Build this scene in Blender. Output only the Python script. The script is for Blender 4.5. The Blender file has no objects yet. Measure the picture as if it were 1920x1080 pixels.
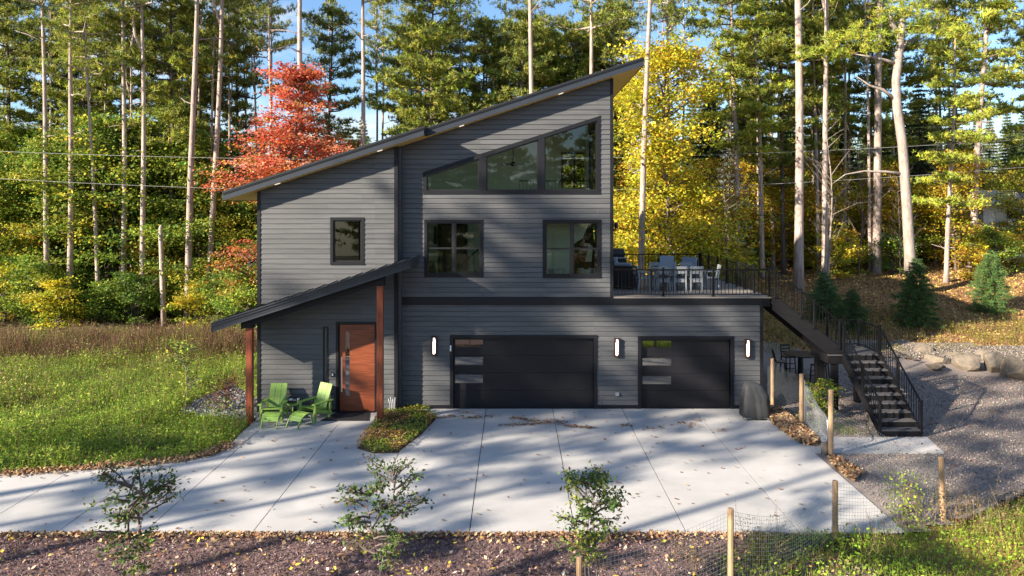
import bpy, math, random
import numpy as np
from mathutils import Vector, Matrix

# ---------------------------------------------------------------- camera, sky, sun
F_PX, CX, HY, CAM_H, DY = 1400.0, 964.0, 380.0, 7.15, 25.93
sc = bpy.context.scene
COL = sc.collection
cam_d = bpy.data.cameras.new('camera'); cam = bpy.data.objects.new('camera', cam_d); COL.objects.link(cam)
cam.location = (0, -DY, CAM_H); cam.rotation_euler = (math.radians(90), 0, 0)
cam_d.sensor_width = 36; cam_d.lens = F_PX / 1920 * 36
cam_d.shift_x = -(CX - 960) / 1920; cam_d.shift_y = -(540 - HY) / 1920
cam_d.clip_end = 600
sc.camera = cam

SUN = Vector((-1.7, -1.0, 0.87)).normalized()
EL = math.asin(SUN.z); AZ = math.atan2(SUN.x, SUN.y)
world = bpy.data.worlds.new('World'); sc.world = world; world.use_nodes = True
wn, wl = world.node_tree.nodes, world.node_tree.links
wn.clear()
wo = wn.new('ShaderNodeOutputWorld'); bg = wn.new('ShaderNodeBackground')
sky = wn.new('ShaderNodeTexSky'); sky.sky_type = 'NISHITA'; sky.sun_disc = False
sky.sun_elevation = EL; sky.sun_rotation = AZ; sky.ozone_density = 4.5; sky.dust_density = 0.1; sky.air_density = 1.0
tc = wn.new('ShaderNodeTexCoord'); mp = wn.new('ShaderNodeMapping'); mp.inputs['Scale'].default_value = (1.6, 1.6, 5.5)
mp.inputs['Location'].default_value = (0.35, 0.2, 0.1)
nz = wn.new('ShaderNodeTexNoise'); nz.inputs['Scale'].default_value = 2.1; nz.inputs['Detail'].default_value = 9; nz.inputs['Roughness'].default_value = .6
cr = wn.new('ShaderNodeValToRGB'); cr.color_ramp.elements[0].position = .5; cr.color_ramp.elements[1].position = .68
mx = wn.new('ShaderNodeMix'); mx.data_type = 'RGBA'; mx.inputs['B'].default_value = (4.6, 4.8, 5.2, 1)
wl.new(tc.outputs['Generated'], mp.inputs['Vector']); wl.new(mp.outputs[0], nz.inputs['Vector'])
wl.new(nz.outputs['Fac'], cr.inputs[0]); wl.new(cr.outputs[0], mx.inputs['Factor']); wl.new(sky.outputs[0], mx.inputs['A'])
wl.new(mx.outputs['Result'], bg.inputs['Color']); bg.inputs['Strength'].default_value = 0.08
wl.new(bg.outputs[0], wo.inputs[0])
sun_d = bpy.data.lights.new('sun', 'SUN'); sun_d.energy = 5.0; sun_d.angle = math.radians(0.75); sun_d.color = (1.0, .87, .70)
sun = bpy.data.objects.new('sun', sun_d); COL.objects.link(sun)
sun.rotation_euler = SUN.to_track_quat('Z', 'Y').to_euler()
sc.view_settings.view_transform = 'Standard'; sc.view_settings.look = 'None'; sc.view_settings.gamma = 1
sc.view_settings.exposure = 1.5; sc.view_settings.use_curve_mapping = False
sc.render.engine = 'CYCLES'
cy = sc.cycles
cy.max_bounces = 7; cy.diffuse_bounces = 4; cy.glossy_bounces = 3; cy.transmission_bounces = 4; cy.transparent_max_bounces = 8
cy.use_denoising = True; cy.caustics_reflective = False; cy.caustics_refractive = False; cy.sample_clamp_indirect = 6

# ---------------------------------------------------------------- helpers
rng = np.random.default_rng(7)
random.seed(7)

def Wd(px, py, d):            # measured point: where a photograph point stands at distance d
    return ((px - CX) * d / F_PX, d - DY, CAM_H - (py - HY) * d / F_PX)
def X(px, d): return (px - CX) * d / F_PX
def G(px, py, z=0.0):         # measured ground point
    d = F_PX * (CAM_H - z) / (py - HY)
    return ((px - CX) * d / F_PX, d - DY)

def tag(o, label=None, cat=None, group=None, kind=None):
    if label: o['label'] = label
    if cat: o['category'] = cat
    if group: o['group'] = group
    if kind: o['kind'] = kind
    return o
def empty(name, loc=(0, 0, 0), rz=0.0, label=None, cat=None, group=None, parent=None):
    o = bpy.data.objects.new(name, None); COL.objects.link(o)
    o.location = loc; o.rotation_euler = (0, 0, rz); o.empty_display_size = .2
    if parent: o.parent = parent
    return tag(o, label, cat, group)
def copy_tree(o, parent=None):
    c = o.copy(); COL.objects.link(c)
    if parent: c.parent = parent
    for ch in [k for k in o.children]:
        copy_tree(ch, c)
    return c

class MB:
    def __init__(s): s.v = []; s.f = []
    def add(s, vs, fs):
        b = len(s.v); s.v += [tuple(p) for p in vs]; s.f += [tuple(i + b for i in f) for f in fs]; return s
    def box(s, x0, x1, y0, y1, z0, z1, fn=None, c=0.0):
        if c:
            return s.cbox(x0, x1, y0, y1, z0, z1, c, fn)
        vs = [(x, y, z) for x in (x0, x1) for y in (y0, y1) for z in (z0, z1)]
        if fn: vs = [fn(*p) for p in vs]
        return s.add(vs, [(0, 1, 3, 2), (4, 6, 7, 5), (0, 4, 5, 1), (2, 3, 7, 6), (0, 2, 6, 4), (1, 5, 7, 3)])
    def cbox(s, x0, x1, y0, y1, z0, z1, c, fn=None):   # box with chamfered vertical + top edges
        vs = []
        for z, k in ((z0, 0), (z1 - c, 0), (z1, c)):
            a, b, e, g = x0 + k, x1 - k, y0 + k, y1 - k
            vs += [(a + c, e, z), (b - c, e, z), (b, e + c, z), (b, g - c, z), (b - c, g, z), (a + c, g, z), (a, g - c, z), (a, e + c, z)]
        if fn: vs = [fn(*p) for p in vs]
        fs = [tuple(range(7, -1, -1)), tuple(range(16, 24))]
        for r in (0, 8):
            for i in range(8):
                j = (i + 1) % 8; fs.append((r + i, r + j, r + 8 + j, r + 8 + i))
        return s.add(vs, fs)
    def bar(s, p0, p1, w, h, up=(0, 0, 1)):            # rectangular bar from p0 to p1
        p0, p1 = Vector(p0), Vector(p1); d = (p1 - p0).normalized(); u = Vector(up)
        sx = d.cross(u)
        if sx.length < 1e-4: sx = d.cross(Vector((0, 1, 0)))
        sx.normalize(); uu = sx.cross(d).normalized()
        vs = []
        for p in (p0, p1):
            for a, b in ((-1, -1), (1, -1), (1, 1), (-1, 1)): vs.append(p + sx * a * w / 2 + uu * b * h / 2)
        return s.add(vs, [(3, 2, 1, 0), (4, 5, 6, 7), (0, 1, 5, 4), (1, 2, 6, 5), (2, 3, 7, 6), (3, 0, 4, 7)])
    def tube(s, pts, rad, n=8, cap=True):
        pts = [Vector(p) for p in pts]
        if not hasattr(rad, '__len__'): rad = [rad] * len(pts)
        b = len(s.v)
        t = (pts[1] - pts[0]).normalized()
        a = t.orthogonal().normalized(); c = t.cross(a)
        for i, p in enumerate(pts):
            t2 = (pts[min(i + 1, len(pts) - 1)] - pts[max(i - 1, 0)]).normalized()
            a = (a - t2 * a.dot(t2)).normalized(); c = t2.cross(a)
            for k in range(n):
                th = 2 * math.pi * k / n
                s.v.append(tuple(p + (a * math.cos(th) + c * math.sin(th)) * rad[i]))
        for i in range(len(pts) - 1):
            for k in range(n):
                k2 = (k + 1) % n
                s.f.append((b + i * n + k, b + i * n + k2, b + (i + 1) * n + k2, b + (i + 1) * n + k))
        if cap and n > 2:
            s.f.append(tuple(b + k for k in range(n - 1, -1, -1)))
            s.f.append(tuple(b + (len(pts) - 1) * n + k for k in range(n)))
        return s
    def lathe(s, prof, n=16, c=(0, 0)):
        b = len(s.v)
        for r, z in prof:
            for k in range(n):
                th = 2 * math.pi * k / n; s.v.append((c[0] + r * math.cos(th), c[1] + r * math.sin(th), z))
        for i in range(len(prof) - 1):
            for k in range(n):
                k2 = (k + 1) % n; s.f.append((b + i * n + k, b + i * n + k2, b + (i + 1) * n + k2, b + (i + 1) * n + k))
        s.f.append(tuple(b + k for k in range(n - 1, -1, -1))); s.f.append(tuple(b + (len(prof) - 1) * n + k for k in range(n)))
        return s
    def prism(s, poly, y0, y1):                         # polygon in XZ, extruded in y
        n = len(poly); vs = [(p[0], y0, p[1]) for p in poly] + [(p[0], y1, p[1]) for p in poly]
        fs = [tuple(range(n)), tuple(range(2 * n - 1, n - 1, -1))] + [(i, i + n, (i + 1) % n + n, (i + 1) % n) for i in range(n)]
        return s.add(vs, fs)
    def slab(s, poly, z0, z1):                          # polygon in XY, extruded in z
        n = len(poly); vs = [(p[0], p[1], z0) for p in poly] + [(p[0], p[1], z1) for p in poly]
        fs = [tuple(range(n - 1, -1, -1)), tuple(range(n, 2 * n))] + [(i, (i + 1) % n, (i + 1) % n + n, i + n) for i in range(n)]
        return s.add(vs, fs)
    def mesh(s, name, mat, smooth=False):
        me = bpy.data.meshes.new(name); me.from_pydata(s.v, [], s.f); me.validate(); me.update()
        if smooth: me.shade_smooth()
        me.materials.append(mat); return me
    def build(s, name, mat, parent=None, smooth=False, **kw):
        o = bpy.data.objects.new(name, s.mesh(name, mat, smooth)); COL.objects.link(o)
        if parent: o.parent = parent
        return tag(o, **kw)

def put(name, me, parent=None, loc=(0, 0, 0), rot=(0, 0, 0), scale=1.0, **kw):
    o = bpy.data.objects.new(name, me); COL.objects.link(o); o.location = loc; o.rotation_euler = rot
    o.scale = (scale,) * 3 if not hasattr(scale, '__len__') else scale
    if parent: o.parent = parent
    return tag(o, **kw)

# -------- many small faces at once
def arr_mesh(name, V, Fc, colr, mat):
    V = np.ascontiguousarray(V, np.float32); Fc = np.ascontiguousarray(Fc, np.int32)
    me = bpy.data.meshes.new(name); m, k = Fc.shape
    me.vertices.add(len(V)); me.vertices.foreach_set('co', V.ravel())
    me.loops.add(m * k); me.loops.foreach_set('vertex_index', Fc.ravel())
    me.polygons.add(m); me.polygons.foreach_set('loop_start', np.arange(0, m * k, k, dtype=np.int32))
    me.polygons.foreach_set('loop_total', np.full(m, k, dtype=np.int32))
    me.update(calc_edges=True)
    at = me.attributes.new('tint', 'FLOAT_COLOR', 'POINT')
    c4 = np.ones((len(V), 4), np.float32); c4[:, :3] = colr; at.data.foreach_set('color', c4.ravel())
    me.materials.append(mat); return me
def unit(a): return a / np.maximum(np.linalg.norm(a, axis=1, keepdims=True), 1e-6)
def pick(pal, n, jit=.22):
    pal = np.array(pal, float); c = pal[rng.integers(0, len(pal), n)]
    return np.clip(c * (1 + rng.normal(0, jit, (n, 1))) * (1 + rng.normal(0, jit * .35, (n, 3))), .002, .95)
class Cards:                                              # leaf faces (rhombi) and needles / blades (triangles)
    def __init__(s): s.V = []; s.C = []
    def leaves(s, P, size, pal, flat=.5, asp=.6, jit=.22, cols=None):
        n = len(P)
        if n == 0: return
        d = unit(rng.normal(0, 1, (n, 3)) * np.array([1, 1, 1 - .6 * flat])); nrm = rng.normal(0, 1, (n, 3)); nrm[:, 2] = np.abs(nrm[:, 2]) + flat * 1.6
        sd = unit(np.cross(d, nrm)); L = size * rng.uniform(.65, 1.3, (n, 1)); w = L * asp
        a, b = P - d * L / 2, P + d * L / 2
        V = np.stack([a, P + sd * w / 2 - d * L * .08, b, P - sd * w / 2 - d * L * .08], 1)
        s.V.append(V.reshape(-1, 3)); c = pick(pal, n, jit) if cols is None else cols; s.C.append(np.repeat(c, 4, 0))
    def blades(s, P, D, L, w, pal, jit=.2, cols=None):     # thin quads from P along D
        n = len(P)
        if n == 0: return
        D = unit(D); sd = unit(np.cross(D, rng.normal(0, 1, (n, 3)))); L = np.broadcast_to(np.reshape(L, (-1, 1)), (n, 1)); w = np.broadcast_to(np.reshape(w, (-1, 1)), (n, 1))
        V = np.stack([P - sd * w / 2, P + sd * w / 2, P + D * L + sd * w * .12, P + D * L - sd * w * .12], 1)
        s.V.append(V.reshape(-1, 3)); c = pick(pal, n, jit) if cols is None else cols; s.C.append(np.repeat(c, 4, 0))
    def mesh(s, name, mat):
        V = np.concatenate(s.V); C = np.concatenate(s.C); Fc = np.arange(len(V)).reshape(-1, 4)
        return arr_mesh(name, V, Fc, C, mat)
_tab = np.random.default_rng(3).random((256, 256))
def vnoise(x, y, sc_=1.0):
    x = np.asarray(x, float) * sc_ + 91.3; y = np.asarray(y, float) * sc_ + 37.7
    xi, yi = np.floor(x).astype(int), np.floor(y).astype(int); fx, fy = x - xi, y - yi
    fx, fy = fx * fx * (3 - 2 * fx), fy * fy * (3 - 2 * fy); T = lambda a, b: _tab[a % 256, b % 256]
    return (T(xi, yi) * (1 - fx) + T(xi + 1, yi) * fx) * (1 - fy) + (T(xi, yi + 1) * (1 - fx) + T(xi + 1, yi + 1) * fx) * fy
def fbm(x, y, s=1.0): return (vnoise(x, y, s) * .5 + vnoise(x, y, s * 2.1) * .3 + vnoise(x, y, s * 4.3) * .2)
def inpoly(x, y, poly):
    r = np.zeros(len(x), bool); n = len(poly)
    for i in range(n):
        (x0, y0), (x1, y1) = poly[i], poly[(i + 1) % n]
        if y0 == y1: continue
        c = ((y0 > y) != (y1 > y)) & (x < (x1 - x0) * (y - y0) / (y1 - y0) + x0); r ^= c
    return r

# ---------------------------------------------------------------- materials
def mat(name, col=(.5, .5, .5), rough=.7, metal=0.0, noise=None, bump=None, island=0.0, spec=None):
    """noise = (scale, amount, stretch xyz, second colour); bump = (scale, strength, distance, stretch)"""
    m = bpy.data.materials.new(name); m.use_nodes = True; n, l = m.node_tree.nodes, m.node_tree.links
    b = n['Principled BSDF']; b.inputs['Roughness'].default_value = rough; b.inputs['Metallic'].default_value = metal
    if spec is not None: b.inputs['Specular IOR Level'].default_value = spec
    b.inputs['Base Color'].default_value = (*col, 1)
    t = n.new('ShaderNodeTexCoord'); out = None
    if noise:
        s_, amt, st, c2 = noise
        mpn = n.new('ShaderNodeMapping'); mpn.inputs['Scale'].default_value = st; l.new(t.outputs['Object'], mpn.inputs['Vector'])
        nn = n.new('ShaderNodeTexNoise'); nn.inputs['Scale'].default_value = s_; nn.inputs['Detail'].default_value = 7; nn.inputs['Roughness'].default_value = .65
        l.new(mpn.outputs[0], nn.inputs['Vector'])
        r = n.new('ShaderNodeMapRange'); r.inputs['From Min'].default_value = .32; r.inputs['From Max'].default_value = .68
        r.inputs['To Max'].default_value = amt; l.new(nn.outputs['Fac'], r.inputs['Value'])
        x = n.new('ShaderNodeMix'); x.data_type = 'RGBA'; x.inputs['A'].default_value = (*col, 1); x.inputs['B'].default_value = (*c2, 1)
        l.new(r.outputs[0], x.inputs['Factor']); out = x.outputs['Result']
    if island:
        oi = n.new('ShaderNodeObjectInfo'); r2 = n.new('ShaderNodeMapRange'); r2.inputs['To Min'].default_value = 1 - island; r2.inputs['To Max'].default_value = 1 + island
        l.new(oi.outputs['Random'], r2.inputs['Value']); hs = n.new('ShaderNodeHueSaturation'); hs.inputs['Color'].default_value = (*col, 1)
        if out: l.new(out, hs.inputs['Color'])
        l.new(r2.outputs[0], hs.inputs['Value']); out = hs.outputs[0]
    if out: l.new(out, b.inputs['Base Color'])
    if bump:
        s_, st_, ds, stc = bump
        mpb = n.new('ShaderNodeMapping'); mpb.inputs['Scale'].default_value = stc; l.new(t.outputs['Object'], mpb.inputs['Vector'])
        nb = n.new('ShaderNodeTexNoise'); nb.inputs['Scale'].default_value = s_; nb.inputs['Detail'].default_value = 6; l.new(mpb.outputs[0], nb.inputs['Vector'])
        bp = n.new('ShaderNodeBump'); bp.inputs['Strength'].default_value = st_; bp.inputs['Distance'].default_value = ds
        l.new(nb.outputs['Fac'], bp.inputs['Height']); l.new(bp.outputs[0], b.inputs['Normal'])
    return m
def mat_tint(name, rough=.65, transl=.3, vary=.12, bumpy=None, gain=1.0):
    m = bpy.data.materials.new(name); m.use_nodes = True; n, l = m.node_tree.nodes, m.node_tree.links
    b = n['Principled BSDF']; b.inputs['Roughness'].default_value = rough; b.inputs['Specular IOR Level'].default_value = .25
    a = n.new('ShaderNodeAttribute'); a.attribute_name = 'tint'
    oi = n.new('ShaderNodeObjectInfo'); r2 = n.new('ShaderNodeMapRange'); r2.inputs['To Min'].default_value = gain * (1 - vary); r2.inputs['To Max'].default_value = gain * (1 + vary)
    l.new(oi.outputs['Random'], r2.inputs['Value']); hs = n.new('ShaderNodeHueSaturation'); l.new(a.outputs['Color'], hs.inputs['Color']); l.new(r2.outputs[0], hs.inputs['Value'])
    l.new(hs.outputs[0], b.inputs['Base Color'])
    if bumpy:
        t = n.new('ShaderNodeTexCoord'); nn = n.new('ShaderNodeTexNoise'); nn.inputs['Scale'].default_value = bumpy[0]; nn.inputs['Detail'].default_value = 8; nn.inputs['Roughness'].default_value = .7
        l.new(t.outputs['Object'], nn.inputs['Vector'])
        r = n.new('ShaderNodeMapRange'); r.inputs['From Min'].default_value = .3; r.inputs['From Max'].default_value = .7; r.inputs['To Min'].default_value = .45; r.inputs['To Max'].default_value = 1.6
        l.new(nn.outputs['Fac'], r.inputs['Value']); m2 = n.new('ShaderNodeVectorMath'); m2.operation = 'SCALE'
        l.new(hs.outputs[0], m2.inputs[0]); l.new(r.outputs[0], m2.inputs['Scale']); l.new(m2.outputs[0], b.inputs['Base Color'])
        bp = n.new('ShaderNodeBump'); bp.inputs['Strength'].default_value = .6; bp.inputs['Distance'].default_value = bumpy[1]
        l.new(nn.outputs['Fac'], bp.inputs['Height']); l.new(bp.outputs[0], b.inputs['Normal'])
    if transl:
        tr = n.new('ShaderNodeBsdfTranslucent'); l.new(hs.outputs[0], tr.inputs['Color']); ms = n.new('ShaderNodeMixShader'); ms.inputs[0].default_value = transl
        l.new(b.outputs[0], ms.inputs[1]); l.new(tr.outputs[0], ms.inputs[2]); l.new(ms.outputs[0], n['Material Output'].inputs[0])
    return m
def mat_glass(name, refl=.10, tint=(.75, .8, .78)):
    m = bpy.data.materials.new(name); m.use_nodes = True; n, l = m.node_tree.nodes, m.node_tree.links; n.remove(n['Principled BSDF'])
    g = n.new('ShaderNodeBsdfGlossy'); g.inputs['Roughness'].default_value = .0; t = n.new('ShaderNodeBsdfTransparent'); t.inputs[0].default_value = (*tint, 1)
    lw = n.new('ShaderNodeFresnel'); lw.inputs[0].default_value = 1.5; ad = n.new('ShaderNodeMath'); ad.inputs[1].default_value = refl; ad.use_clamp = True
    l.new(lw.outputs[0], ad.inputs[0]); x = n.new('ShaderNodeMixShader'); l.new(ad.outputs[0], x.inputs[0]); l.new(t.outputs[0], x.inputs[1]); l.new(g.outputs[0], x.inputs[2])
    l.new(x.outputs[0], n['Material Output'].inputs[0]); return m
def mat_emit(name, col, s):
    m = bpy.data.materials.new(name); m.use_nodes = True; b = m.node_tree.nodes['Principled BSDF']
    b.inputs['Base Color'].default_value = (.8, .8, .8, 1); b.inputs['Emission Color'].default_value = (*col, 1); b.inputs['Emission Strength'].default_value = s; return m

M = {}
M['siding'] = mat('charcoal_siding', (.066, .071, .080), .6, noise=(1.6, 1, (.5, 3, 9), (.108, .110, .114)), bump=(60, .35, .004, (.15, 1, 1)), island=.12)
M['trim'] = mat('black_trim', (.009, .010, .014), .5, spec=.3, noise=(3, .5, (1, 1, 4), (.015, .016, .020)), bump=(40, .2, .003, (.3, 1, 1)))
M['fascia'] = mat('fascia_metal', (.024, .030, .042), .42, noise=(1.5, .5, (.3, 1, 1), (.036, .043, .055)))
M['roof'] = mat('dark_roof_metal', (.014, .016, .020), .45, noise=(1.2, .5, (1, 1, 1), (.025, .026, .03)))
M['soffit'] = mat('pine_soffit', (.70, .50, .18), .6, noise=(3, .8, (.4, 8, 1), (.52, .34, .12)))  # yellow raised: the maple's reflected light is put into the wood colour
M['inner'] = mat('inner_wall', (.74, .78, .66), .8, noise=(2, .3, (1, 1, 1), (.68, .72, .60)))
M['floor_in'] = mat('oak_floor', (.25, .16, .09), .5)
M['post'] = mat('stained_cedar_post', (.33, .080, .028), .5, noise=(3, 1, (9, 9, .5), (.13, .028, .012)), bump=(30, .3, .004, (4, 4, .3)))
M['door'] = mat('stained_mahogany', (.34, .088, .032), .4, noise=(2.4, 1, (.5, 1, 14), (.09, .022, .011)), bump=(30, .2, .003, (.2, 1, 5)))
M['garage'] = mat('garage_panel', (.009, .009, .012), .5, spec=.35, noise=(2.5, .6, (.4, 1, 8), (.018, .017, .020)), bump=(60, .4, .004, (.12, 1, 1)))
M['steel'] = mat('brushed_steel', (.55, .55, .56), .3, 1.0)
M['galv'] = mat('galvanized', (.5, .52, .54), .45, .8)
M['railing'] = mat('black_railing', (.006, .0065, .009), .4, spec=.3)
M['deckboard'] = mat('grey_deck_board', (.26, .23, .20), .7, noise=(3, .7, (.4, 5, 1), (.17, .15, .14)), island=.12)
M['tread'] = mat('grey_tread', (.11, .105, .105), .7, noise=(5, .7, (.5, 4, 1), (.07, .065, .065)))
M['stringer'] = mat('black_stained_wood', (.008, .008, .010), .6, spec=.25, noise=(4, .6, (.6, 3, 3), (.015, .0145, .016)))
M['glass'] = mat_glass('window_glass', .045, (.70, .78, .66)); M['glass_dark'] = mat_glass('garage_glass', .22, (.3, .32, .33))
M['lamp'] = mat_emit('lit_lamp_glass', (1, .80, .74), 1.5); M['bronze'] = mat('bronze_housing', (.07, .035, .028), .4, .4)
M['spot'] = mat_emit('soffit_light', (1, .9, .75), .35)
M['lime'] = mat('lime_poly_lumber', (.25, .42, .075), .5, noise=(4, .9, (1, 1, 2), (.175, .30, .06)), bump=(80, .15, .002, (.3, 1, 1)))
M['grey_poly'] = mat('grey_poly_lumber', (.30, .325, .35), .5, noise=(6, .4, (1, 1, 1), (.24, .27, .29)))
M['dark_poly'] = mat('dark_wicker', (.028, .024, .026), .6, bump=(60, .8, .01, (1, 1, 1)))
M['cushion'] = mat('grey_cushion', (.30, .34, .40), .85, bump=(30, .4, .01, (1, 1, 1)))
M['black'] = mat('black_satin', (.014, .014, .016), .45); M['cover'] = mat('grill_cover_fabric', (.022, .024, .028), .75, noise=(4, .6, (1, 1, 1), (.035, .038, .042)), bump=(5, .7, .03, (1, 1, .4)))
M['rubber'] = mat('door_mat_fibre', (.018, .018, .022), .9, bump=(90, .8, .01, (1, 1, 1)))
M['wood_post'] = mat('raw_cedar_post', (.50, .33, .19), .8, noise=(4, .9, (5, 5, .8), (.30, .19, .11)), bump=(25, .5, .01, (3, 3, .4)))
M['rock'] = mat('fieldstone', (.23, .185, .135), .85, noise=(2.2, 1, (1, 1, 1.6), (.10, .09, .08)), bump=(5, .9, .06, (1, 1, 1)))
M['concrete'] = mat('broom_concrete', (.50, .49, .475), .82, noise=(.55, 1.0, (1, 1.4, 1), (.40, .395, .385)), bump=(120, .25, .003, (1, .25, 1)), island=.022)
M['joint'] = mat('joint_grit', (.07, .065, .06), .9)
M['white'] = mat('white_plastic', (.75, .76, .78), .5); M['cloth'] = mat('cable_grey', (.30, .30, .30), .6)
M['foliage'] = mat_tint('foliage', .6, .40, .12, gain=1.05); M['needles'] = mat_tint('pine_needles', .6, .32, .16, gain=1.25)
M['litter'] = mat_tint('litter', .8, .0, .0); M['ground'] = mat_tint('ground_soil', .95, 0, 0, (7.0, .05))
M['gravel'] = mat_tint('gravel_bed', .9, 0, 0, (34.0, .02))
M['bark_pale'] = mat('pale_pine_bark', (.54, .45, .40), .9, noise=(2.0, 1, (5, 5, .9), (.24, .17, .145)), bump=(9, .9, .03, (3, 3, .8)), island=.1)
M['bark_dark'] = mat('dark_bark', (.15, .115, .095), .9, noise=(3, 1, (4, 4, .7), (.07, .055, .048)), bump=(8, 1, .04, (3, 3, .6)), island=.15)
M['bark_grey'] = mat('grey_sapling_bark', (.15, .12, .11), .85, noise=(5, .8, (3, 3, 1), (.09, .07, .065)))
M['bark_white'] = mat('bleached_bark', (.40, .345, .30), .85, noise=(1.8, 1, (4, 4, .9), (.19, .15, .13)), bump=(8, .6, .03, (3, 3, .6)), island=.08)
# ---------------------------------------------------------------- ground
def sm(a, b, x): t = np.clip((x - a) / (b - a), 0, 1); return t * t * (3 - 2 * t)
def hgt(x, y):
    x = np.asarray(x, float); y = np.asarray(y, float); d = y + DY
    R = np.interp(d, [31.3, 33, 36, 40, 45, 60, 130, 400], [0, .35, .85, 1.7, 2.65, 3.3, 6.5, 16])
    L = np.interp(d, [31, 46, 60, 130, 400], [0, .05, .6, 4.5, 14])
    w = sm(4, 11, x); z = L * (1 - w) + R * w
    z = z + np.interp(d, [-60, 9, 13, 15.6, 16.1], [-2.5, -1.15, -.35, -.06, -.03]) * 1.0
    far = sm(0, 10, np.maximum(y - 8, np.maximum(-11 - x, 0)) )
    z = z + (fbm(x, y, .25) - .5) * .5 * sm(34, 48, d) + (fbm(x, y, .6) - .5) * .45 * sm(9.8, 13, -x) * sm(19.8, 22.5, d)
    return z - .05 * (d > 16.1)
gx = np.concatenate([np.arange(-260, -50, 12), np.arange(-50, 45, .6), np.arange(45, 270, 12)])
gy = np.concatenate([np.arange(-110, -22, 8), np.arange(-22, 36, .6), np.arange(36, 80, 2), np.arange(80, 420, 14)])
GX, GY = np.meshgrid(gx, gy); GZ = hgt(GX, GY)
nx_, ny_ = len(gx), len(gy)
idx = np.arange(nx_ * ny_).reshape(ny_, nx_)
Fg = np.stack([idx[:-1, :-1], idx[:-1, 1:], idx[1:, 1:], idx[1:, :-1]], -1).reshape(-1, 4)
xs, ys = GX.ravel(), GY.ravel(); dd = ys + DY
n1, n2 = fbm(xs, ys, .35), fbm(xs + 50, ys, .9)
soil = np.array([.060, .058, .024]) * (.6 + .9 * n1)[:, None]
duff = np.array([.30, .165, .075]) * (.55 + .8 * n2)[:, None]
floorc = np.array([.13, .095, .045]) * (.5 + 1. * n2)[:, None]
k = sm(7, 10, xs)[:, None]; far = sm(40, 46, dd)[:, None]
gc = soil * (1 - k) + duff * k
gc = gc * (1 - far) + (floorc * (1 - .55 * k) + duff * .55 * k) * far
path = (np.exp(-((dd - 39.5 - .06 * (xs + 14)) / .9) ** 2) * (xs < -5))[:, None]
gc = gc * (1 - path) + np.array([.34, .24, .16]) * path
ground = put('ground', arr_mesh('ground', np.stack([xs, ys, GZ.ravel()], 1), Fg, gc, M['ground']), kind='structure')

def sheet(name, poly, z, col1, col2, mt, res=.35, zf=None, s=1.2):
    px_, py_ = [p[0] for p in poly], [p[1] for p in poly]
    ax = np.arange(min(px_), max(px_) + res, res); ay = np.arange(min(py_), max(py_) + res, res); A, B = np.meshgrid(ax, ay)
    V = np.stack([A.ravel(), B.ravel(), (zf(A, B) if zf else hgt(A, B)).ravel() + z], 1)
    i = np.arange(V.shape[0]).reshape(A.shape); Fc = np.stack([i[:-1, :-1], i[:-1, 1:], i[1:, 1:], i[1:, :-1]], -1).reshape(-1, 4)
    c = V[Fc].mean(1); kp = inpoly(c[:, 0] + (fbm(c[:, 0], c[:, 1], 1.5) - .5) * .5, c[:, 1] + (fbm(c[:, 0] + 9, c[:, 1], 1.5) - .5) * .5, poly); Fc = Fc[kp]
    t = fbm(V[:, 0], V[:, 1], s)[:, None]; cc = np.array(col1) * (1 - t) + np.array(col2) * t
    return put(name, arr_mesh(name, V, Fc, cc, mt), kind='structure')
sheet('mulch_bed', [(-34, -30), (9.6, -30), (7.0, -11.2), (4.5, -9.75), (-34, -9.75)], .03, (.12, .078, .075), (.18, .12, .11), M['ground'])
sheet('gravel_yard', [(8.4, -9.65), (9.8, -9.3), (12.56, -7.5), (16, -5.2), (34, 7.0), (30, 6.6), (17, 7.0), (13.5, 7.4), (12, 9), (6, 9), (8.4, 2)], .05, (.20, .172, .155), (.30, .25, .22), M['gravel'], s=.5)
sheet('gravel_slope', [(13.2, 7.1), (17, 6.9), (30, 6.3), (30, 8.0), (21, 8.6), (16, 9.2), (13.6, 8.6)], .10, (.19, .16, .135), (.26, .215, .18), M['gravel'])
sheet('gravel_border', [G(335, 770), G(385, 740), G(440, 722), (-8.2, -.3), G(462, 790), G(410, 782)], .05, (.15, .155, .165), (.22, .225, .235), M['gravel'])
edg = MB()
for (a, b), (c_, d_) in (((9.9, -9.35), (12.6, -7.6)), ((12.6, -7.6), (16, -5.3)), ((16, -5.3), (24, 0.0))): edg.bar((a, b, float(hgt(a, b)) + .06), (c_, d_, float(hgt(c_, d_)) + .06), .05, .16)
edg.build('bed_edging', M['black'], label='black plastic edging strip between gravel and grass', cat='edging')

# driveway of separate slabs
def clip(poly, a, b, c):      # keep a*x+b*y<=c
    out = []
    for i in range(len(poly)):
        p, q = poly[i], poly[(i + 1) % len(poly)]
        fp, fq = a * p[0] + b * p[1] - c, a * q[0] + b * q[1] - c
        if fp <= 1e-9: out.append(p)
        if (fp < -1e-9 and fq > 1e-9) or (fp > 1e-9 and fq < -1e-9):
            t = fp / (fp - fq); out.append((p[0] + t * (q[0] - p[0]), p[1] + t * (q[1] - p[1])))
    return out
def area(p): return .5 * sum(p[i][0] * p[(i + 1) % len(p)][1] - p[(i + 1) % len(p)][0] * p[i][1] for i in range(len(p)))
def rect(poly, x0, x1, y0, y1):
    for a in ((-1, 0, -x0), (1, 0, x1), (0, -1, -y0), (0, 1, y1)):
        if len(poly) >= 3: poly = clip(poly, *a)
    return poly
drive = MB()
dpoly = [(-40, -9.75), (8.5, -9.7), (8.66, -0.02), (-8.3, -0.02), G(466, 800), G(452, 812), G(430, 835), G(395, 851), G(340, 862), G(250, 872), G(120, 882), G(0, 889), (-22, -6.6), (-40, -7.0)]
drive.slab(dpoly, -.16, -.035)
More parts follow.
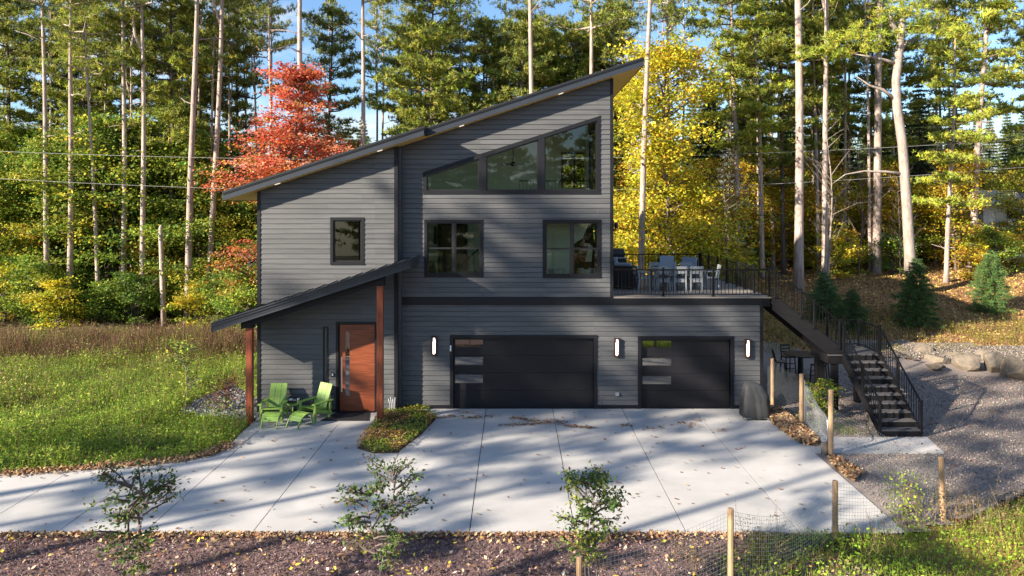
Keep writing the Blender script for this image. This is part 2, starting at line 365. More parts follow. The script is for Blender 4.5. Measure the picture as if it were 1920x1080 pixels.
driveway = drive.build('driveway', M['joint'], kind='structure')
jx = [-40, -16.0, -13.9, -11.82, -9.92, -8.03, -5.68, -3.3, -.97, 1.33, 3.74, 6.2, 8.8]; jy = [-9.9, -7.3, -4.95, -2.3, .1]
for i in range(len(jx) - 1):
    for j in range(len(jy) - 1):
        g = .011
        p = rect(dpoly, jx[i] + (g if i else 0), jx[i + 1] - g, jy[j] + .004, jy[j + 1] - .004)
        if len(p) >= 3 and abs(area(p)) > .05:
            o = MB().slab(p, -.15, 0.0).build('concrete_slab', M['concrete'], driveway)
walk = MB().slab([G(1515, 849), G(1772, 849), G(1738, 819), G(1500, 819)], -.15, -.004).build('walkway', M['concrete'], kind='structure')

# ---------------------------------------------------------------- house
house = empty('house', (0, 0, 0), label='dark charcoal modern house with steep single-slope roof, two garage doors and roof deck', cat='house')
SL = .325
def top(x): return 11.5 + (x - 3.43) * SL
XL, XS, XR, XG = -8.75, -3.98, 3.43, 8.63
YL = -.45
def subtract(pieces, op):
    res = []
    for pc in pieces:
        cur = pc
        for (x0, z0), (x1, z1) in zip(op, op[1:] + op[:1]):      # op is counter-clockwise, inside is left
            a, b = (z1 - z0), -(x1 - x0); c = a * x0 + b * z0     # inside: a*x+b*z<=c
            if len(cur) < 3: break
            o = clip(cur, -a, -b, -c)
            if len(o) >= 3 and abs(area(o)) > 1e-4: res.append(o)
            cur = clip(cur, a, b, c)
    return res
def rc(x0, x1, z0, z1): return [(x1, z1), (x0, z1), (x0, z0), (x1, z0)]
def opx(p0, p1, q0, q1, d):   # opening from photograph measures: CCW, vertical edges first
    x0, x1 = X(p0, d), X(p1, d); z1, z0 = CAM_H - (q0 - HY) * d / F_PX, CAM_H - (q1 - HY) * d / F_PX
    return (x0, x1, z0, z1)
def ccw(x0, x1, z0, z1): return [(x1, z0), (x1, z1), (x0, z1), (x0, z0)]
PITCH = .171
def side_wall(poly, y, ops, z_start, joints=True, thick=.16):
    core = MB()
    pcs = [poly]
    for o in ops: pcs = subtract(pcs, o)
    for p in pcs: core.prism(p, y, y + thick)
    wall = core.build('wall', M['trim'], house)
    zt = max(p[1] for p in poly); z = z_start; r = 0
    while z < zt:
        row = clip(clip(poly, 0, 1, z + PITCH - .004), 0, -1, -(z + .009))  # gap bares the black core, a drawn stand-in for the lap shadow line
        if len(row) >= 3:
            rows = [row]
            xa, xb = min(p[0] for p in row), max(p[0] for p in row)
            if joints and xb - xa > 4.9 and r % 2 == 0:
                xj = random.uniform(xa + 1.5, xb - 1.5)
                rows = [clip(row, 1, 0, xj - .0015), clip(row, -1, 0, -(xj + .0015))]
            for o in ops: rows = subtract(rows, o)
            for p in rows:
                if len(p) < 3 or abs(area(p)) < .002: continue
                zl = lambda zz: y - .028 + .022 * (zz - z) / PITCH
                n = len(p); vs = [(a, zl(b), b) for a, b in p] + [(a, y + .0, b) for a, b in p]
                fs = [tuple(range(n)), tuple(range(2 * n - 1, n - 1, -1))] + [(i, i + n, (i + 1) % n + n, (i + 1) % n) for i in range(n)]
                MB().add(vs, fs).build('siding_board', M['siding'], wall)
        z += PITCH; r += 1
    return wall
dL, dM = 25.48, 25.93
o_small = opx(625, 678, 413, 491, dL); o_door = opx(635, 703, 608, 766, dL); o_side = opx(606, 616, 612, 752, dL)
o_w1 = opx(801, 901, 417, 514, dM); o_w2 = opx(1023, 1122, 417, 516, dM)
o_g1 = opx(850, 1113, 634, 767, dM); o_g2 = opx(1202, 1369, 636, 767, dM)
def fz(o): return (o[0], o[1], 0.0, o[3])
o_door, o_g1, o_g2 = fz(o_door), fz(o_g1), fz(o_g2)
# clerestory outline
cx0, cx1, cz0 = X(800, dM), X(1119, dM), CAM_H - (357 - HY) * dM / F_PX
czl, czr = CAM_H - (330 - HY) * dM / F_PX, CAM_H - (226 - HY) * dM / F_PX
cs = (czr - czl) / (cx1 - cx0)
o_cl = [(cx1, cz0), (cx1, czr), (cx0, czl), (cx0, cz0)]
eps = .02
wl_ = side_wall([(XL, 0.08), (XS, 0.08), (XS, top(XS) - eps), (XL, top(XL) - eps)], YL, [ccw(*o_small), ccw(*o_door), ccw(*o_side)], .10)
wu_ = side_wall([(XS, 3.87), (XR, 3.87), (XR, top(XR) - eps), (XS, top(XS) - eps)], 0, [ccw(*o_w1), ccw(*o_w2), o_cl], 3.87)
wg_ = side_wall([(XS, .08), (XG, .08), (XG, 3.6), (XS, 3.6)], 0, [ccw(*o_g1), ccw(*o_g2)], .12)
# other walls (sides and back) with clapboard relief
def plain_side(x, y0, y1, z0, z1f, nm='wall', out=1):
    b = MB(); b.box(x - .08, x + .08, y0, y1, z0, z1f)
    w = b.build(nm, M['trim'], house)
    bb = MB(); z = z0
    while z < z1f - .05:
        zt = min(z + PITCH, z1f)
        bb.add([(x + out * .097, y0, z), (x + out * .097, y1, z), (x + out * .084, y1, zt), (x + out * .084, y0, zt), (x + out * .08, y0, z), (x + out * .08, y1, z)], [(0, 1, 2, 3), (0, 4, 5, 1)]); z += PITCH
    bb.build('siding', M['siding'], w, kind='stuff')
plain_side(XG - .09, .165, 7.8, 0, 3.6); 
for a_, b_, c_, d_ in ((.165, .9, 3.6, top(XR) - .2), (.9, 6.4, 6.3, 7.6), (.9, 6.4, 10.0, top(XR) - .2), (6.4, 8.0, 3.6, top(XR) - .2)): plain_side(XR - .09, a_, b_, c_, d_)  # unseen openings on the deck side, added to let daylight into the rooms
for y_ in (.95, 2.7, 4.5, 6.32):
    f = MB(); f.box(XR - .14, XR - .02, y_ - .05, y_ + .05, 3.9, 6.3); f.box(XR - .14, XR - .02, y_ - .05, y_ + .05, 7.6, 10.0); f.build('window_frame', M['black'], house)  # frames of the added, unseen daylight openings
plain_side(XL + .09, YL + .165, 8.0, 0, top(XL) - .1, out=-1)
b = MB(); b.box(XS - .08, XS + .08, YL + .165, 0.0, 0, top(XS) - .04); b.build('wall', M['siding'], house)
# back wall with the loft window opening
ow = (X(1055, 34), X(1098, 34), 7.15 - (352 - 380) * 34 / 1400, 7.15 - (289 - 380) * 34 / 1400)
pcs = subtract([[(XL, 0), (XR, 0), (XR, top(XR) - eps), (XL, top(XL) - eps)]], ccw(*ow)); b = MB()
for p in pcs: b.prism(p, 8.0, 8.15)
b.build('wall', M['inner'], house)
f = MB(); t = .07
for q in ((ow[0] - t, ow[0], ow[2], ow[3]), (ow[1], ow[1] + t, ow[2], ow[3]), (ow[0] - t, ow[1] + t, ow[3], ow[3] + t), ((ow[0] + ow[1]) / 2 - .04, (ow[0] + ow[1]) / 2 + .04, ow[2], ow[3])): f.box(q[0], q[1], 7.95, 8.16, q[2], q[3])
f.build('window_frame', M['black'], house)
b = MB(); b.box(XR, XG, 7.8, 7.95, 0, 3.6); b.build('wall', M['siding'], house)
# trims: corners, belt, base boards
for nm, (x0, x1, y, z0, z1) in {'a': (XL - .012, XL + .10, YL, 0, top(XL)), 'b': (XS - .11, XS + .012, YL, 0, top(XS) - .03), 'c': (XR - .10, XR + .012, 0, 3.87, top(XR) - .03), 'd': (XG - .10, XG + .012, 0, 0, 3.6)}.items():
    b = MB(); b.box(x0, x1, y - .036, y + .1, z0, z1 - .02); b.build('corner_board', M['trim'], house)
b = MB(); b.box(XS + .015, XS + .09, -.034, .0, 0, top(XS)); b.build('corner_board', M['trim'], house)
b = MB(); b.box(XS + .005, 8.63, -.05, .02, 3.6, 3.868); b.build('belt_board', M['trim'], house)
gt = .12
for x0, x1, y in ((XL + .105, o_door[0] - gt, YL), (o_door[1] + gt, XS - .115, YL), (XS + .095, o_g1[0] - gt, 0), (o_g1[1] + gt, o_g2[0] - gt, 0), (o_g2[1] + gt, XG - .105, 0)):
    b = MB(); b.box(x0, x1, y - .03, y + .0, -.1, .12); b.build('base_board', M['trim'], house)
def frame_trim(parent, o, y, w=.11, sill=True, nm='trim', pr=.032, open_bottom=False):
    x0, x1, z0, z1 = o; f = MB()
    f.box(x0 - w, x0, y - pr, y + .10, z0, z1); f.box(x1, x1 + w, y - pr, y + .10, z0, z1); f.box(x0 - w, x1 + w, y - pr - .003, y + .10, z1, z1 + w)
    if not open_bottom: f.box(x0 - w, x1 + w, y - pr - .006, y + .10, z0 - w, z0)
    return f.build(nm, M['trim'], parent)
def window(o, y, cells, split=True, label=None):
    x0, x1, z0, z1 = o
    w = empty('window', parent=house)
    if label: w['label'] = label
    frame_trim(w, o, y, .10)
    n = cells; cw = (x1 - x0) / n; t = .045
    for i in range(n):
        a, c = x0 + i * cw + (.03 if i else 0), x0 + (i + 1) * cw - (.03 if i < n - 1 else 0)
        f = MB(); f.box(a, a + t, y + .02, y + .08, z0, z1); f.box(c - t, c, y + .02, y + .08, z0, z1); f.box(a + t, c - t, y + .022, y + .08, z0, z0 + t); f.box(a + t, c - t, y + .022, y + .08, z1 - t, z1)
        zm = (z0 + z1) / 2
        if split: f.box(a + t, c - t, y + .015, y + .085, zm - .028, zm + .028)
        f.build('sash', M['black'], w)
        for q0, q1 in (((z0 + t, zm - .028), (zm + .028, z1 - t)) if split else ((z0 + t, z1 - t),)):
            g = MB(); g.add([(a + t, y + .05, q0), (c - t, y + .05, q0), (c - t, y + .05, q1), (a + t, y + .05, q1)], [(0, 1, 2, 3)]); g.build('pane', M['glass'], w)
        if i: m = MB(); m.box(x0 + i * cw - .029, x0 + i * cw + .029, y + .005, y + .09, z0, z1); m.build('mullion', M['black'], w)
    return w
window(o_small, YL, 1, False, 'small square-cornered upright window above the porch roof')
window(o_w1, 0, 2, True, 'four-light window above the double garage door, left of the pair'); window(o_w2, 0, 2, True, 'four-light window next to the deck')
# clerestory: three panes under a raked head
w = empty('clerestory_window', parent=house); w['label'] = 'raked three-pane window that follows the roof slope'
def zc(x): return czl + (x - cx0) * cs
f = MB(); tw = .13
f.add([(cx0 - tw, -.035, czl - .02), (cx1 + tw, -.035, czr + (tw) * cs), (cx1 + tw, -.035, czr + tw + .12 * cs), (cx0 - tw, -.035, czl + tw),
       (cx0 - tw, .1, czl - .02), (cx1 + tw, .1, czr + tw * cs), (cx1 + tw, .1, czr + tw + .12 * cs), (cx0 - tw, .1, czl + tw)], [(0, 1, 2, 3), (7, 6, 5, 4), (0, 4, 5, 1), (3, 2, 6, 7), (0, 3, 7, 4), (1, 5, 6, 2)])
f.box(cx0 - tw, cx1 + tw, -.04, .1, cz0 - tw, cz0); f.box(cx0 - tw, cx0, -.032, .1, cz0, czl); f.box(cx1, cx1 + tw, -.032, .1, cz0, czr + .04); f.build('trim', M['trim'], w)
mul = [(X(898, dM), X(912, dM)), (X(1009, dM), X(1021, dM))]
for a, c in mul:
    f = MB(); f.prism([(a, cz0), (c, cz0), (c, zc(c)), (a, zc(a))], -.028, .09); f.build('mullion', M['trim'], w)
for a, c in ((cx0, mul[0][0]), (mul[0][1], mul[1][0]), (mul[1][1], cx1)):
    t = .035
    g = MB(); g.add([(a + t, .05, cz0 + t), (c - t, .05, cz0 + t), (c - t, .05, zc(c - t) - t), (a + t, .05, zc(a + t) - t)], [(0, 1, 2, 3)]); g.build('pane', M['glass'], w)
    f = MB(); f.box(a, a + t, .02, .08, cz0, zc(a)); f.box(c - t, c, .02, .08, cz0, zc(c)); f.box(a + t, c - t, .02, .08, cz0, cz0 + t)
    f.prism([(a + t, zc(a + t) - t), (c - t, zc(c - t) - t), (c - t, zc(c - t)), (a + t, zc(a + t))], .02, .08); f.build('sash', M['black'], w)
# sidelight
w = empty('sidelight', parent=house); frame_trim(w, (o_side[0] + .05, o_side[1] - .05, o_side[2] + .05, o_side[3] - .05), YL, .05)
g = MB(); g.box(o_side[0] + .05, o_side[1] - .05, YL + .03, YL + .04, o_side[2] + .05, o_side[3] - .05); g.build('pane', mat('reflection_toned_glass', (.5, .47, .42), .25), w)  # pale opaque colour stands in for the whitish reflection on the pane
g = MB(); xm = (o_side[0] + o_side[1]) / 2; g.box(xm - .012, xm + .012, YL + .01, YL + .028, o_side[2] + .05, o_side[3] - .05); g.build('mullion', M['black'], w)
# front door
dr = empty('front_door', parent=house); frame_trim(dr, o_door, YL, .09, open_bottom=True)
x0, x1, z0, z1 = o_door
gx0, gx1, gz0, gz1 = X(647, dL), X(655, dL), 7.15 - (743 - 380) * dL / 1400, 7.15 - (622 - 380) * dL / 1400
f = MB()
for p in subtract([rc(x0 + .02, x1 - .02, .03, z1 - .02)], ccw(gx0, gx1, gz0, gz1)): f.prism(p, YL + .04, YL + .09)
f.build('door_leaf', M['door'], dr)
f = MB(); f.box(gx0, gx1, YL + .055, YL + .065, gz0, gz1); f.build('pane', M['glass_dark'], dr)
hx = X(641.5, dL); f = MB(); f.box(hx - .02, hx + .02, YL - .06, YL - .03, 7.15 - (734 - 380) * dL / 1400, 7.15 - (668 - 380) * dL / 1400)
for zz in (1.0, 1.75): f.box(hx - .01, hx + .01, YL - .03, YL + .04, zz, zz + .02)
f.build('handle', M['steel'], dr)
f = MB(); f.box(x0, x1, YL - .08, YL + .1, -.02, .03); f.build('threshold', M['trim'], dr)
dbx, _, dbz = Wd(624, 702, dL); f = MB(); f.box(dbx - .045, dbx + .045, YL - .05, YL - .015, dbz - .07, dbz + .07); db = f.build('doorbell', M['black'], house)
f = MB(); f.box(dbx - .02, dbx + .02, YL - .055, YL - .049, dbz - .03, dbz + .04); f.build('button_plate', M['white'], db)
# garage doors
def garage(o, px0, px1, rows, label):
    x0, x1, z0, z1 = o
    g = empty('garage_door', parent=house); g['label'] = label
    frame_trim(g, o, 0, .115, open_bottom=True, pr=.045)
    y = .09; h = (z1 - .02) / 4; gxa, gxb = X(px0, dM + .1), X(px1, dM + .1)
    for i in range(4):
        a, c = z0 + .015 + i * h, z0 + .015 + (i + 1) * h - .008
        pc = [rc(x0, x1, a, c)]
        gl = rows[3 - i] if 3 - i < len(rows) else None
        if gl:
            q1, q0 = 7.15 - (gl[0] - 380) * (dM + .1) / 1400, 7.15 - (gl[1] - 380) * (dM + .1) / 1400
            q0, q1 = max(q0, a + .05), min(q1, c - .03)
            pc = subtract(pc, ccw(gxa, gxb, q0, q1))
        f = MB()
        for p in pc: f.prism(p, y, y + .05)
        f.build('door_section', M['garage'], g)
        if gl:
            f = MB(); t = .03
            f.box(gxa, gxb, y - .008, y + .012, q0, q0 + t); f.box(gxa, gxb, y - .008, y + .012, q1 - t, q1); f.box(gxa, gxa + t, y - .008, y + .012, q0 + t, q1 - t); f.box(gxb - t, gxb, y - .008, y + .012, q0 + t, q1 - t); f.build('pane_frame', M['black'], g)
            f = MB(); f.add([(gxa, y + .018, q0), (gxb, y + .018, q0), (gxb, y + .018, q1), (gxa, y + .018, q1)], [(0, 1, 2, 3)]); f.build('pane', M['glass_dark'], g)
    f = MB(); f.box(x0, x1, y, y + .06, -.02, .012); f.build('bottom_seal', M['black'], g)
    return g
g1 = garage(o_g1, 852, 907, [(634, 652), (667, 686), (701, 720)], 'wide double garage door with a column of three lights at its left')
f = MB(); f.box(X(843.5, 25.85), X(846, 25.85), -.07, -.046, 2.0, 2.2); f.build('keypad', M['white'], g1)
garage(o_g2, 1203, 1260, [(636, 653), (670, 687), (704, 722)], 'narrower single garage door beside the covered grill')
f = MB(); f.box(XS + .2, XG - .2, .18, 7.7, -.04, 0.0); f.build('garage_floor', M['concrete'], house)
# sconces
for px, py, lb in ((814.5, 648, 'lit wall lamp left of the wide garage door'), (1156, 650.5, 'lit wall lamp between the two garage doors'), (1400.5, 652.5, 'lit wall lamp right of the narrow garage door')):
    s = empty('wall_lamp', Wd(px, py, dM), parent=house); s['label'] = lb
    f = MB(); f.box(-.095, .095, -.035, -.018, -.32, .32); f.box(-.095, -.055, -.13, -.035, -.32, .32); f.box(.055, .095, -.13, -.035, -.32, .32); f.box(-.07, .07, -.13, -.035, .295, .32); f.box(-.07, .07, -.13, -.035, -.32, -.295)
    for q in (-.19, -.07): f.box(q * .2 + .03, .069, -.134, -.125, q - .11, q - .098)
    f.box(-.07, -.03, -.137, -.122, .17, .294); f.box(.035, .07, -.137, -.122, .22, .294); f.box(-.07, -.045, -.137, -.122, -.294, -.2); f.box(.025, .07, -.137, -.122, -.294, -.24); f.build('housing', M['bronze'], s)
    f = MB(); f.box(-.04, .04, -.12, -.04, -.27, .27); f.build('diffuser', M['lamp'], s)
ox, _, oz = Wd(1157, 738, dM); f = MB(); f.box(ox - .06, ox + .06, -.08, -.01, oz - .06, oz + .06); f.build('outlet_box', M['galv'], house)
# roofs (sheared slabs)
def slope(z0, sl, xr): return lambda x, y, z: (x, y, z0 + (x - xr) * sl + z)
fn = slope(11.5, SL, 3.43)
roof = MB(); XRE, XLE, XJ = 4.40, -9.73, -2.98
roof.box(XJ, XRE, -.45 + .03, 9, .03, .30, fn); roof.box(XLE, XJ - .002, -.97 + .03, 9, .03, .30, fn)
rf = roof.build('roof', M['roof'], house)
s = MB(); s.box(XJ, XRE - .03, -.42, 8.97, 0, .028, fn); s.box(XLE + .03, XJ - .004, -.94, 8.97, 0, .028, fn); s.build('soffit', M['soffit'], rf)
for x0, x1, y in ((XJ + .003, XRE, -.45), (XLE, XJ, -.97)):
    f = MB(); f.box(x0, x1, y, y + .03, .0, .19, fn); f.build('fascia_board', M['fascia'], rf)
    f = MB(); f.box(x0 - .002, x1 + .002, y - .022, y + .03, .195, .235, fn); f.box(x0 - .002, x1 + .002, y - .04, y + .03, .237, .305, fn); f.build('drip_edge', M['roof'], rf)
for x in (XRE, XLE - .03):
    f = MB(); f.box(x, x + .03, -.45 if x > 0 else -.97, 9, .0, .29, fn); f.build('fascia_board', M['fascia'], rf)
f = MB(); f.box(XJ - .03, XJ + .0, -.97, -.45, 0, .30, fn); f.build('fascia_board', M['roof'], rf)
for px, py in ((513, 345), (708, 281), (864, 234), (1053, 170)):
    x = X(px, 25.3 if px > 790 else 24.8); y = -.24 if px > 790 else -.72
    f = MB(); f.box(x - .08, x + .08, y - .08, y + .08, -.012, -.002, fn); f.build('soffit_light', M['spot'], rf)
# porch roof
PS = .322; fp = slope(3.30, PS, -9.68)
pr = MB(); pr.box(-9.68, XS, -1.95, YL, -.27, 0, fp); pr.box(XS + .0, -3.32, -1.95, -.0, -.27, -.001, fp); prf = pr.build('porch_roof', M['roof'], house)
f = MB(); f.box(-9.70, -3.30, -1.98, -1.952, -.30, -.02, fp); f.build('fascia_board', M['fascia'], prf)
f = MB(); f.box(-9.70, -3.30, -2.04, -1.982, -.03, .012, fp); f.box(-9.70, -3.30, -2.02, -1.982, -.11, -.075, fp); f.box(-9.70, -3.30, -1.995, -1.981, -.20, -.19, fp); f.build('drip_edge', M['fascia'], prf)
f = MB()
for q in np.arange(-9.4, -3.5, .42):
    f.box(q, q + .02, -1.9, YL - .02, 0, .03, fp)
f.build('standing_seam', M['roof'], prf, kind='stuff')
f = MB(); f.box(-9.72, -9.682, -1.98, YL, -.30, .012, fp); f.box(-3.318, -3.28, -1.98, -.04, -.30, .012, fp); f.build('end_cap', M['fascia'], prf)
f = MB(); f.box(-8.85, -4.2, -1.75, -1.52, -.52, -.272, fp); f.build('header_beam', M['stringer'], house)
for px, lb in ((468.5, 'cedar post at the outer corner of the porch'), (713, 'cedar post beside the planting bed')):
    x = X(px, 24.3); zt = 3.30 + (x + 9.68) * PS - .5
    f = MB(); f.cbox(x - .1, x + .1, -1.73, -1.53, 0, zt, .008); f.build('porch_post', M['post'], house, label=lb)
    f = MB(); f.box(x - .14, x + .14, -1.77, -1.50, zt - .06, zt + .12, None); f.build('post_cap', M['stringer'], house)
f = MB(); f.box(-8.5, -4.02, -1.9, YL - .04, 0.003, .006); f.build('porch_floor', M['concrete'], house)
# interior shell of the upper rooms
f = MB(); f.box(XS + .1, XR - .2, .17, 7.99, 3.75, 3.87); f.build('floor', M['floor_in'], house)
f = MB(); f.box(XS + .1, XS + .16, .17, 7.99, 3.87, top(XS) - .06); f.box(XR - .24, XR - .19, 6.5, 7.99, 3.87, top(XR) - .15)
f.box(XS + .17, -.1, 4.0, 4.1, 3.88, 6.9); f.box(.9, XR - .26, 5.4, 5.5, 3.88, 6.9); f.build('inner_wall', M['inner'], house)
f = MB(); f.box(XS + .17, XR - .25, 3.2, 7.98, 6.92, 7.1); f.build('loft_floor', M['inner'], house)
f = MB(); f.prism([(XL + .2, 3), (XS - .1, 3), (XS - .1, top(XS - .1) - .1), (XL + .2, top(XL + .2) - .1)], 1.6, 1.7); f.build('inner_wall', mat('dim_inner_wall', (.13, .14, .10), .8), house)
f = MB(); f.box(XL + .2, XS - .1, YL + .2, 1.6, 4.2, 4.3); f.build('floor', M['floor_in'], house)
fin = slope(11.42, SL, 3.43); f = MB(); f.box(XS + .17, XR - .25, .17, 7.98, -.06, 0, fin); f.build('ceiling', M['inner'], house)
a = X(826, 29.9); c = X(872, 29.9); f = MB(); f.box(a - .1, a, 3.9, 3.99, 3.9, 6.25); f.box(c, c + .1, 3.9, 3.99, 3.9, 6.25); f.box(a - .1, c + .1, 3.9, 3.99, 6.25, 6.38); f.build('inner_door_frame', M['black'], house)
f = MB(); f.box(a, c, 3.96, 3.99, 3.9, 6.25); f.build('inner_door', mat('brown_door', (.16, .13, .08), .5), house)
f = MB(); f.bar((X(868, 28), 2.0, 4.9), (X(905, 28) + .4, 2.0, 5.9), .05, .06)
for q in np.linspace(.05, .95, 7):
    xx = X(868, 28) + q * (X(905, 28) + .4 - X(868, 28)); f.box(xx - .01, xx + .01, 1.99, 2.01, 3.9 + q, 4.9 + q)
f.build('inner_stair_rail', M['railing'], house)
f = MB(); f.bar((.2, 3.2, 8.0), (XR - .3, 3.2, 8.0), .04, .04)
for q in np.arange(.2, XR - .3, .14): f.box(q, q + .015, 3.19, 3.21, 7.12, 8.0)
f.build('loft_rail', M['railing'], house)
# deck
DZ = 3.89
dk = MB(); dk.box(XR + .015, 8.86, -.03, 7.9, 3.62, 3.835); deck = dk.build('deck', M['trim'], house)
dbm = MB().box(XR + .02, 8.90, 0, .137, 3.838, DZ).mesh('deck_board', M['deckboard'])
y = -.06; i = 0
while y < 7.85:
    put('deck_board', dbm, deck, (0, y, 0)); y += .142; i += 1
f = MB(); f.box(8.645, 8.88, -.045, 7.85, 3.55, 3.83); f.build('rim_joist', M['trim'], deck)
rail = empty('deck_railing', parent=house)
bal = MB().box(-.009, .009, -.009, .009, 0, .80).mesh('baluster', M['railing'])
pst = MB().cbox(-.035, .035, -.035, .035, 0, 1.0, .006).box(-.06, .06, -.06, .06, .0, .02).box(-.045, .045, -.045, .045, .985, 1.01).mesh('post', M['railing'])
def railing(parent, p0, p1, posts, h=.93, n=None, gap=.14, ends=True):
    p0, p1 = Vector(p0), Vector(p1); L = (p1 - p0).length
    up = Vector((0, 0, 1))
    for hh, wz in ((h, .045), (h - .0 - .85, .03)) if h > .9 else ((h, .045), (.1, .03)):
        f = MB(); f.bar(p0 + up * hh, p1 + up * hh, .045, wz); f.build('rail', M['railing'], parent)
    n = n or int(L / gap)
    for i in range(1, n):
        q = p0.lerp(p1, i / n); put('baluster', bal, parent, q + up * .09)
    for t in posts: put('post', pst, parent, p0.lerp(p1, t))
fx1 = X(1443, 25.9)
railing(rail, (XR + .06, 0.0, DZ), (fx1, 0.0, DZ), [(X(1244, 25.9) - XR - .06) / (fx1 - XR - .06), (X(1338, 25.9) - XR - .06) / (fx1 - XR - .06), 1.0], gap=.125)
bx = 8.35
railing(rail, (XR + .06, 7.75, DZ), (bx, 7.75, DZ), [.28, .64, 1.0], gap=.14)
railing(rail, (bx + .06, 7.7, DZ), (8.72, 1.2, DZ), [.0, .18, .36, .54, .72, .86, 1.0], gap=.14)

# staircase
st = empty('staircase', (8.9, 0, 0), label='black outdoor staircase from the deck turning at a landing towards the driveway', cat='staircase')
def S(p): return (p[0] - 8.9, p[1], p[2])
LZ = 1.98; nU = 10; xa, xb = 8.92, 11.28; ru = (DZ - LZ) / nU; tu = (xb - xa) / nU
tm = MB().box(0, tu + .03, -.42, .98, -.035, 0).mesh('tread', M['tread'])
for i in range(1, nU): put('tread', tm, st, S((xa + (i - 1) * tu, 0, DZ - i * ru)))
rm = MB().box(-.0, .02, -.40, .96, 0, ru - .036).mesh('riser', M['stringer'])
for i in range(nU): put('riser', rm, st, S((xa + i * tu - .01, 0, DZ - (i + 1) * ru + .0)))
for yy in (-.46, 1.0):
    f = MB(); z0s, z1s = DZ - .02, LZ + .02
    f.prism([(xa - .1 - 8.9, DZ - .40), (xb - 8.9 - .25, LZ - .28), (xb + .02 - 8.9, LZ - .28), (xb + .02 - 8.9, LZ + .12), (xa + .05 - 8.9, DZ + .02), (xa - .1 - 8.9, DZ + .02)], yy, yy + .045); f.build('stringer', M['stringer'], st)
lx0, lx1, ly0, ly1 = 10.72, 12.46, -.50, 1.05
for i in range(9):
    w_ = (ly1 - ly0) / 9; f = MB(); f.box(lx0 + .58, lx1, ly0 + i * w_, ly0 + (i + 1) * w_ - .006, LZ - .03, LZ); f.v = [S(p) for p in f.v]; f.build('landing_board', M['tread'], st)
f = MB(); f.box(lx0, lx1, ly0 - .02, ly0 + .02, LZ - .32, LZ - .035); f.box(lx0, lx1, ly1 - .02, ly1 + .02, LZ - .32, LZ - .035); f.box(lx0, lx0 + .04, ly0, ly1, LZ - .32, LZ - .035); f.box(lx1 - .04, lx1, ly0, ly1, LZ - .32, LZ - .035)
f.v = [S(p) for p in f.v]; f.build('landing_frame', M['stringer'], st)
f = MB(); f.box(lx0 - .02, lx0 + .56, ly0 - .05, ly0 + .1, LZ - .035, LZ - .012); f.v = [S(p) for p in f.v]; f.build('landing_board', M['tread'], st)
for px_, py_, w_ in ((X(1565.5, 25.5), ly0 + .12, .10), (X(1535, 27.1), ly1 + .05, .14), (lx1 - .12, ly1 - .12, .1), (lx1 - .12, ly0 + .15, .08)):
    f = MB(); f.box(px_ - w_, px_ + w_, py_ - w_, py_ + w_, -.05, LZ - .30); f.v = [S(p) for p in f.v]; f.build('support_post', M['stringer'], st)
nL = 10; fy0, fy1 = ly0, -3.08; rl = LZ / nL; tl = (fy0 - fy1) / (nL - 1); fx0_, fx1_ = 11.22, 12.44
tm2 = MB().box(0, fx1_ - fx0_, -tl - .03, 0, -.035, 0).mesh('tread', M['tread']); rm2 = MB().box(0, fx1_ - fx0_, -.012, .01, -rl, -.036).mesh('riser', M['stringer'])
for i in range(nL):
    if i: put('tread', tm2, st, S((fx0_, fy0 - (i - 1) * tl, LZ - i * rl)))
    put('riser', rm2, st, S((fx0_, fy0 - i * tl, LZ - i * rl)))
for xx in (fx0_ - .045, fx1_):
    f = MB(); vs = [(fy0, LZ - .32), (fy1 - .05, -.02), (fy1 - .05, .14), (fy0 - .05, LZ + .08), (fy0, LZ + .08)]
    n = len(vs); f.add([(xx - 8.9, a, c) for a, c in vs] + [(xx + .045 - 8.9, a, c) for a, c in vs], [tuple(range(n)), tuple(range(2 * n - 1, n - 1, -1))] + [(i, i + n, (i + 1) % n + n, (i + 1) % n) for i in range(n)]); f.build('stringer', M['stringer'], st)
sr = empty('stair_railing', parent=st)
railing(sr, S((xa, -.44, DZ)), S((xb + .0, -.44, LZ + .05)), [0, .37, .56, .93, 1.0], gap=.135)
railing(sr, S((fx0_ - .02, fy0 - .05, LZ)), S((fx0_ - .02, fy1 - .0, .10)), [.0, .55, 1.0], gap=.17)
railing(sr, S((fx1_ + .02, fy0 - .0, LZ)), S((fx1_ + .02, fy1 - .0, .10)), [.0, .45, 1.0], gap=.17)
railing(sr, S((11.3, ly1 - .03, LZ)), S((lx1 - .03, ly1 - .03, LZ)), [.0, .55, 1.0], gap=.15)
railing(sr, S((lx1 - .02, ly1 - .05, LZ)), S((lx1 - .02, ly0 + .03, LZ)), [1.0], gap=.15)
# ---------------------------------------------------------------- porch things
def adirondack(label):
    r = empty('adirondack_chair', label=label, cat='chair', group='lime green porch chairs')
    m = M['lime']; w = .56
    def sl(nm, p0, p1, ww, h): MB().bar(p0, p1, ww, h).build(nm, m, r)
    for i in range(3):                                           # tall back slats
        x = (i - 1) * .188; sl('back_slat', (x, .18, .28), (x, .50, 1.06), .178, .024)
    for i in range(5):
        t = i / 4; y = -.34 + t * .50; z = .40 - t * .10; MB().box(-w / 2, w / 2, y, y + .115, z, z + .024).build('seat_slat', m, r)
    for s in (-1, 1):
        sl('side_rail', (s * .30, -.36, .36), (s * .30, .42, .14), .03, .12)
        MB().box(s * .345 - .03, s * .345 + .03, -.36, -.30, 0, .56).build('leg', m, r)
        MB().bar((s * .345, .28, 0), (s * .345, .33, .56), .05, .06).build('leg', m, r)
        MB().cbox(s * .35 - .07, s * .35 + .07, -.44, .42, .56, .59, .006).build('armrest', m, r)
    MB().box(-.31, .31, .355, .40, .52, .58).build('back_rail', m, r)
    return r
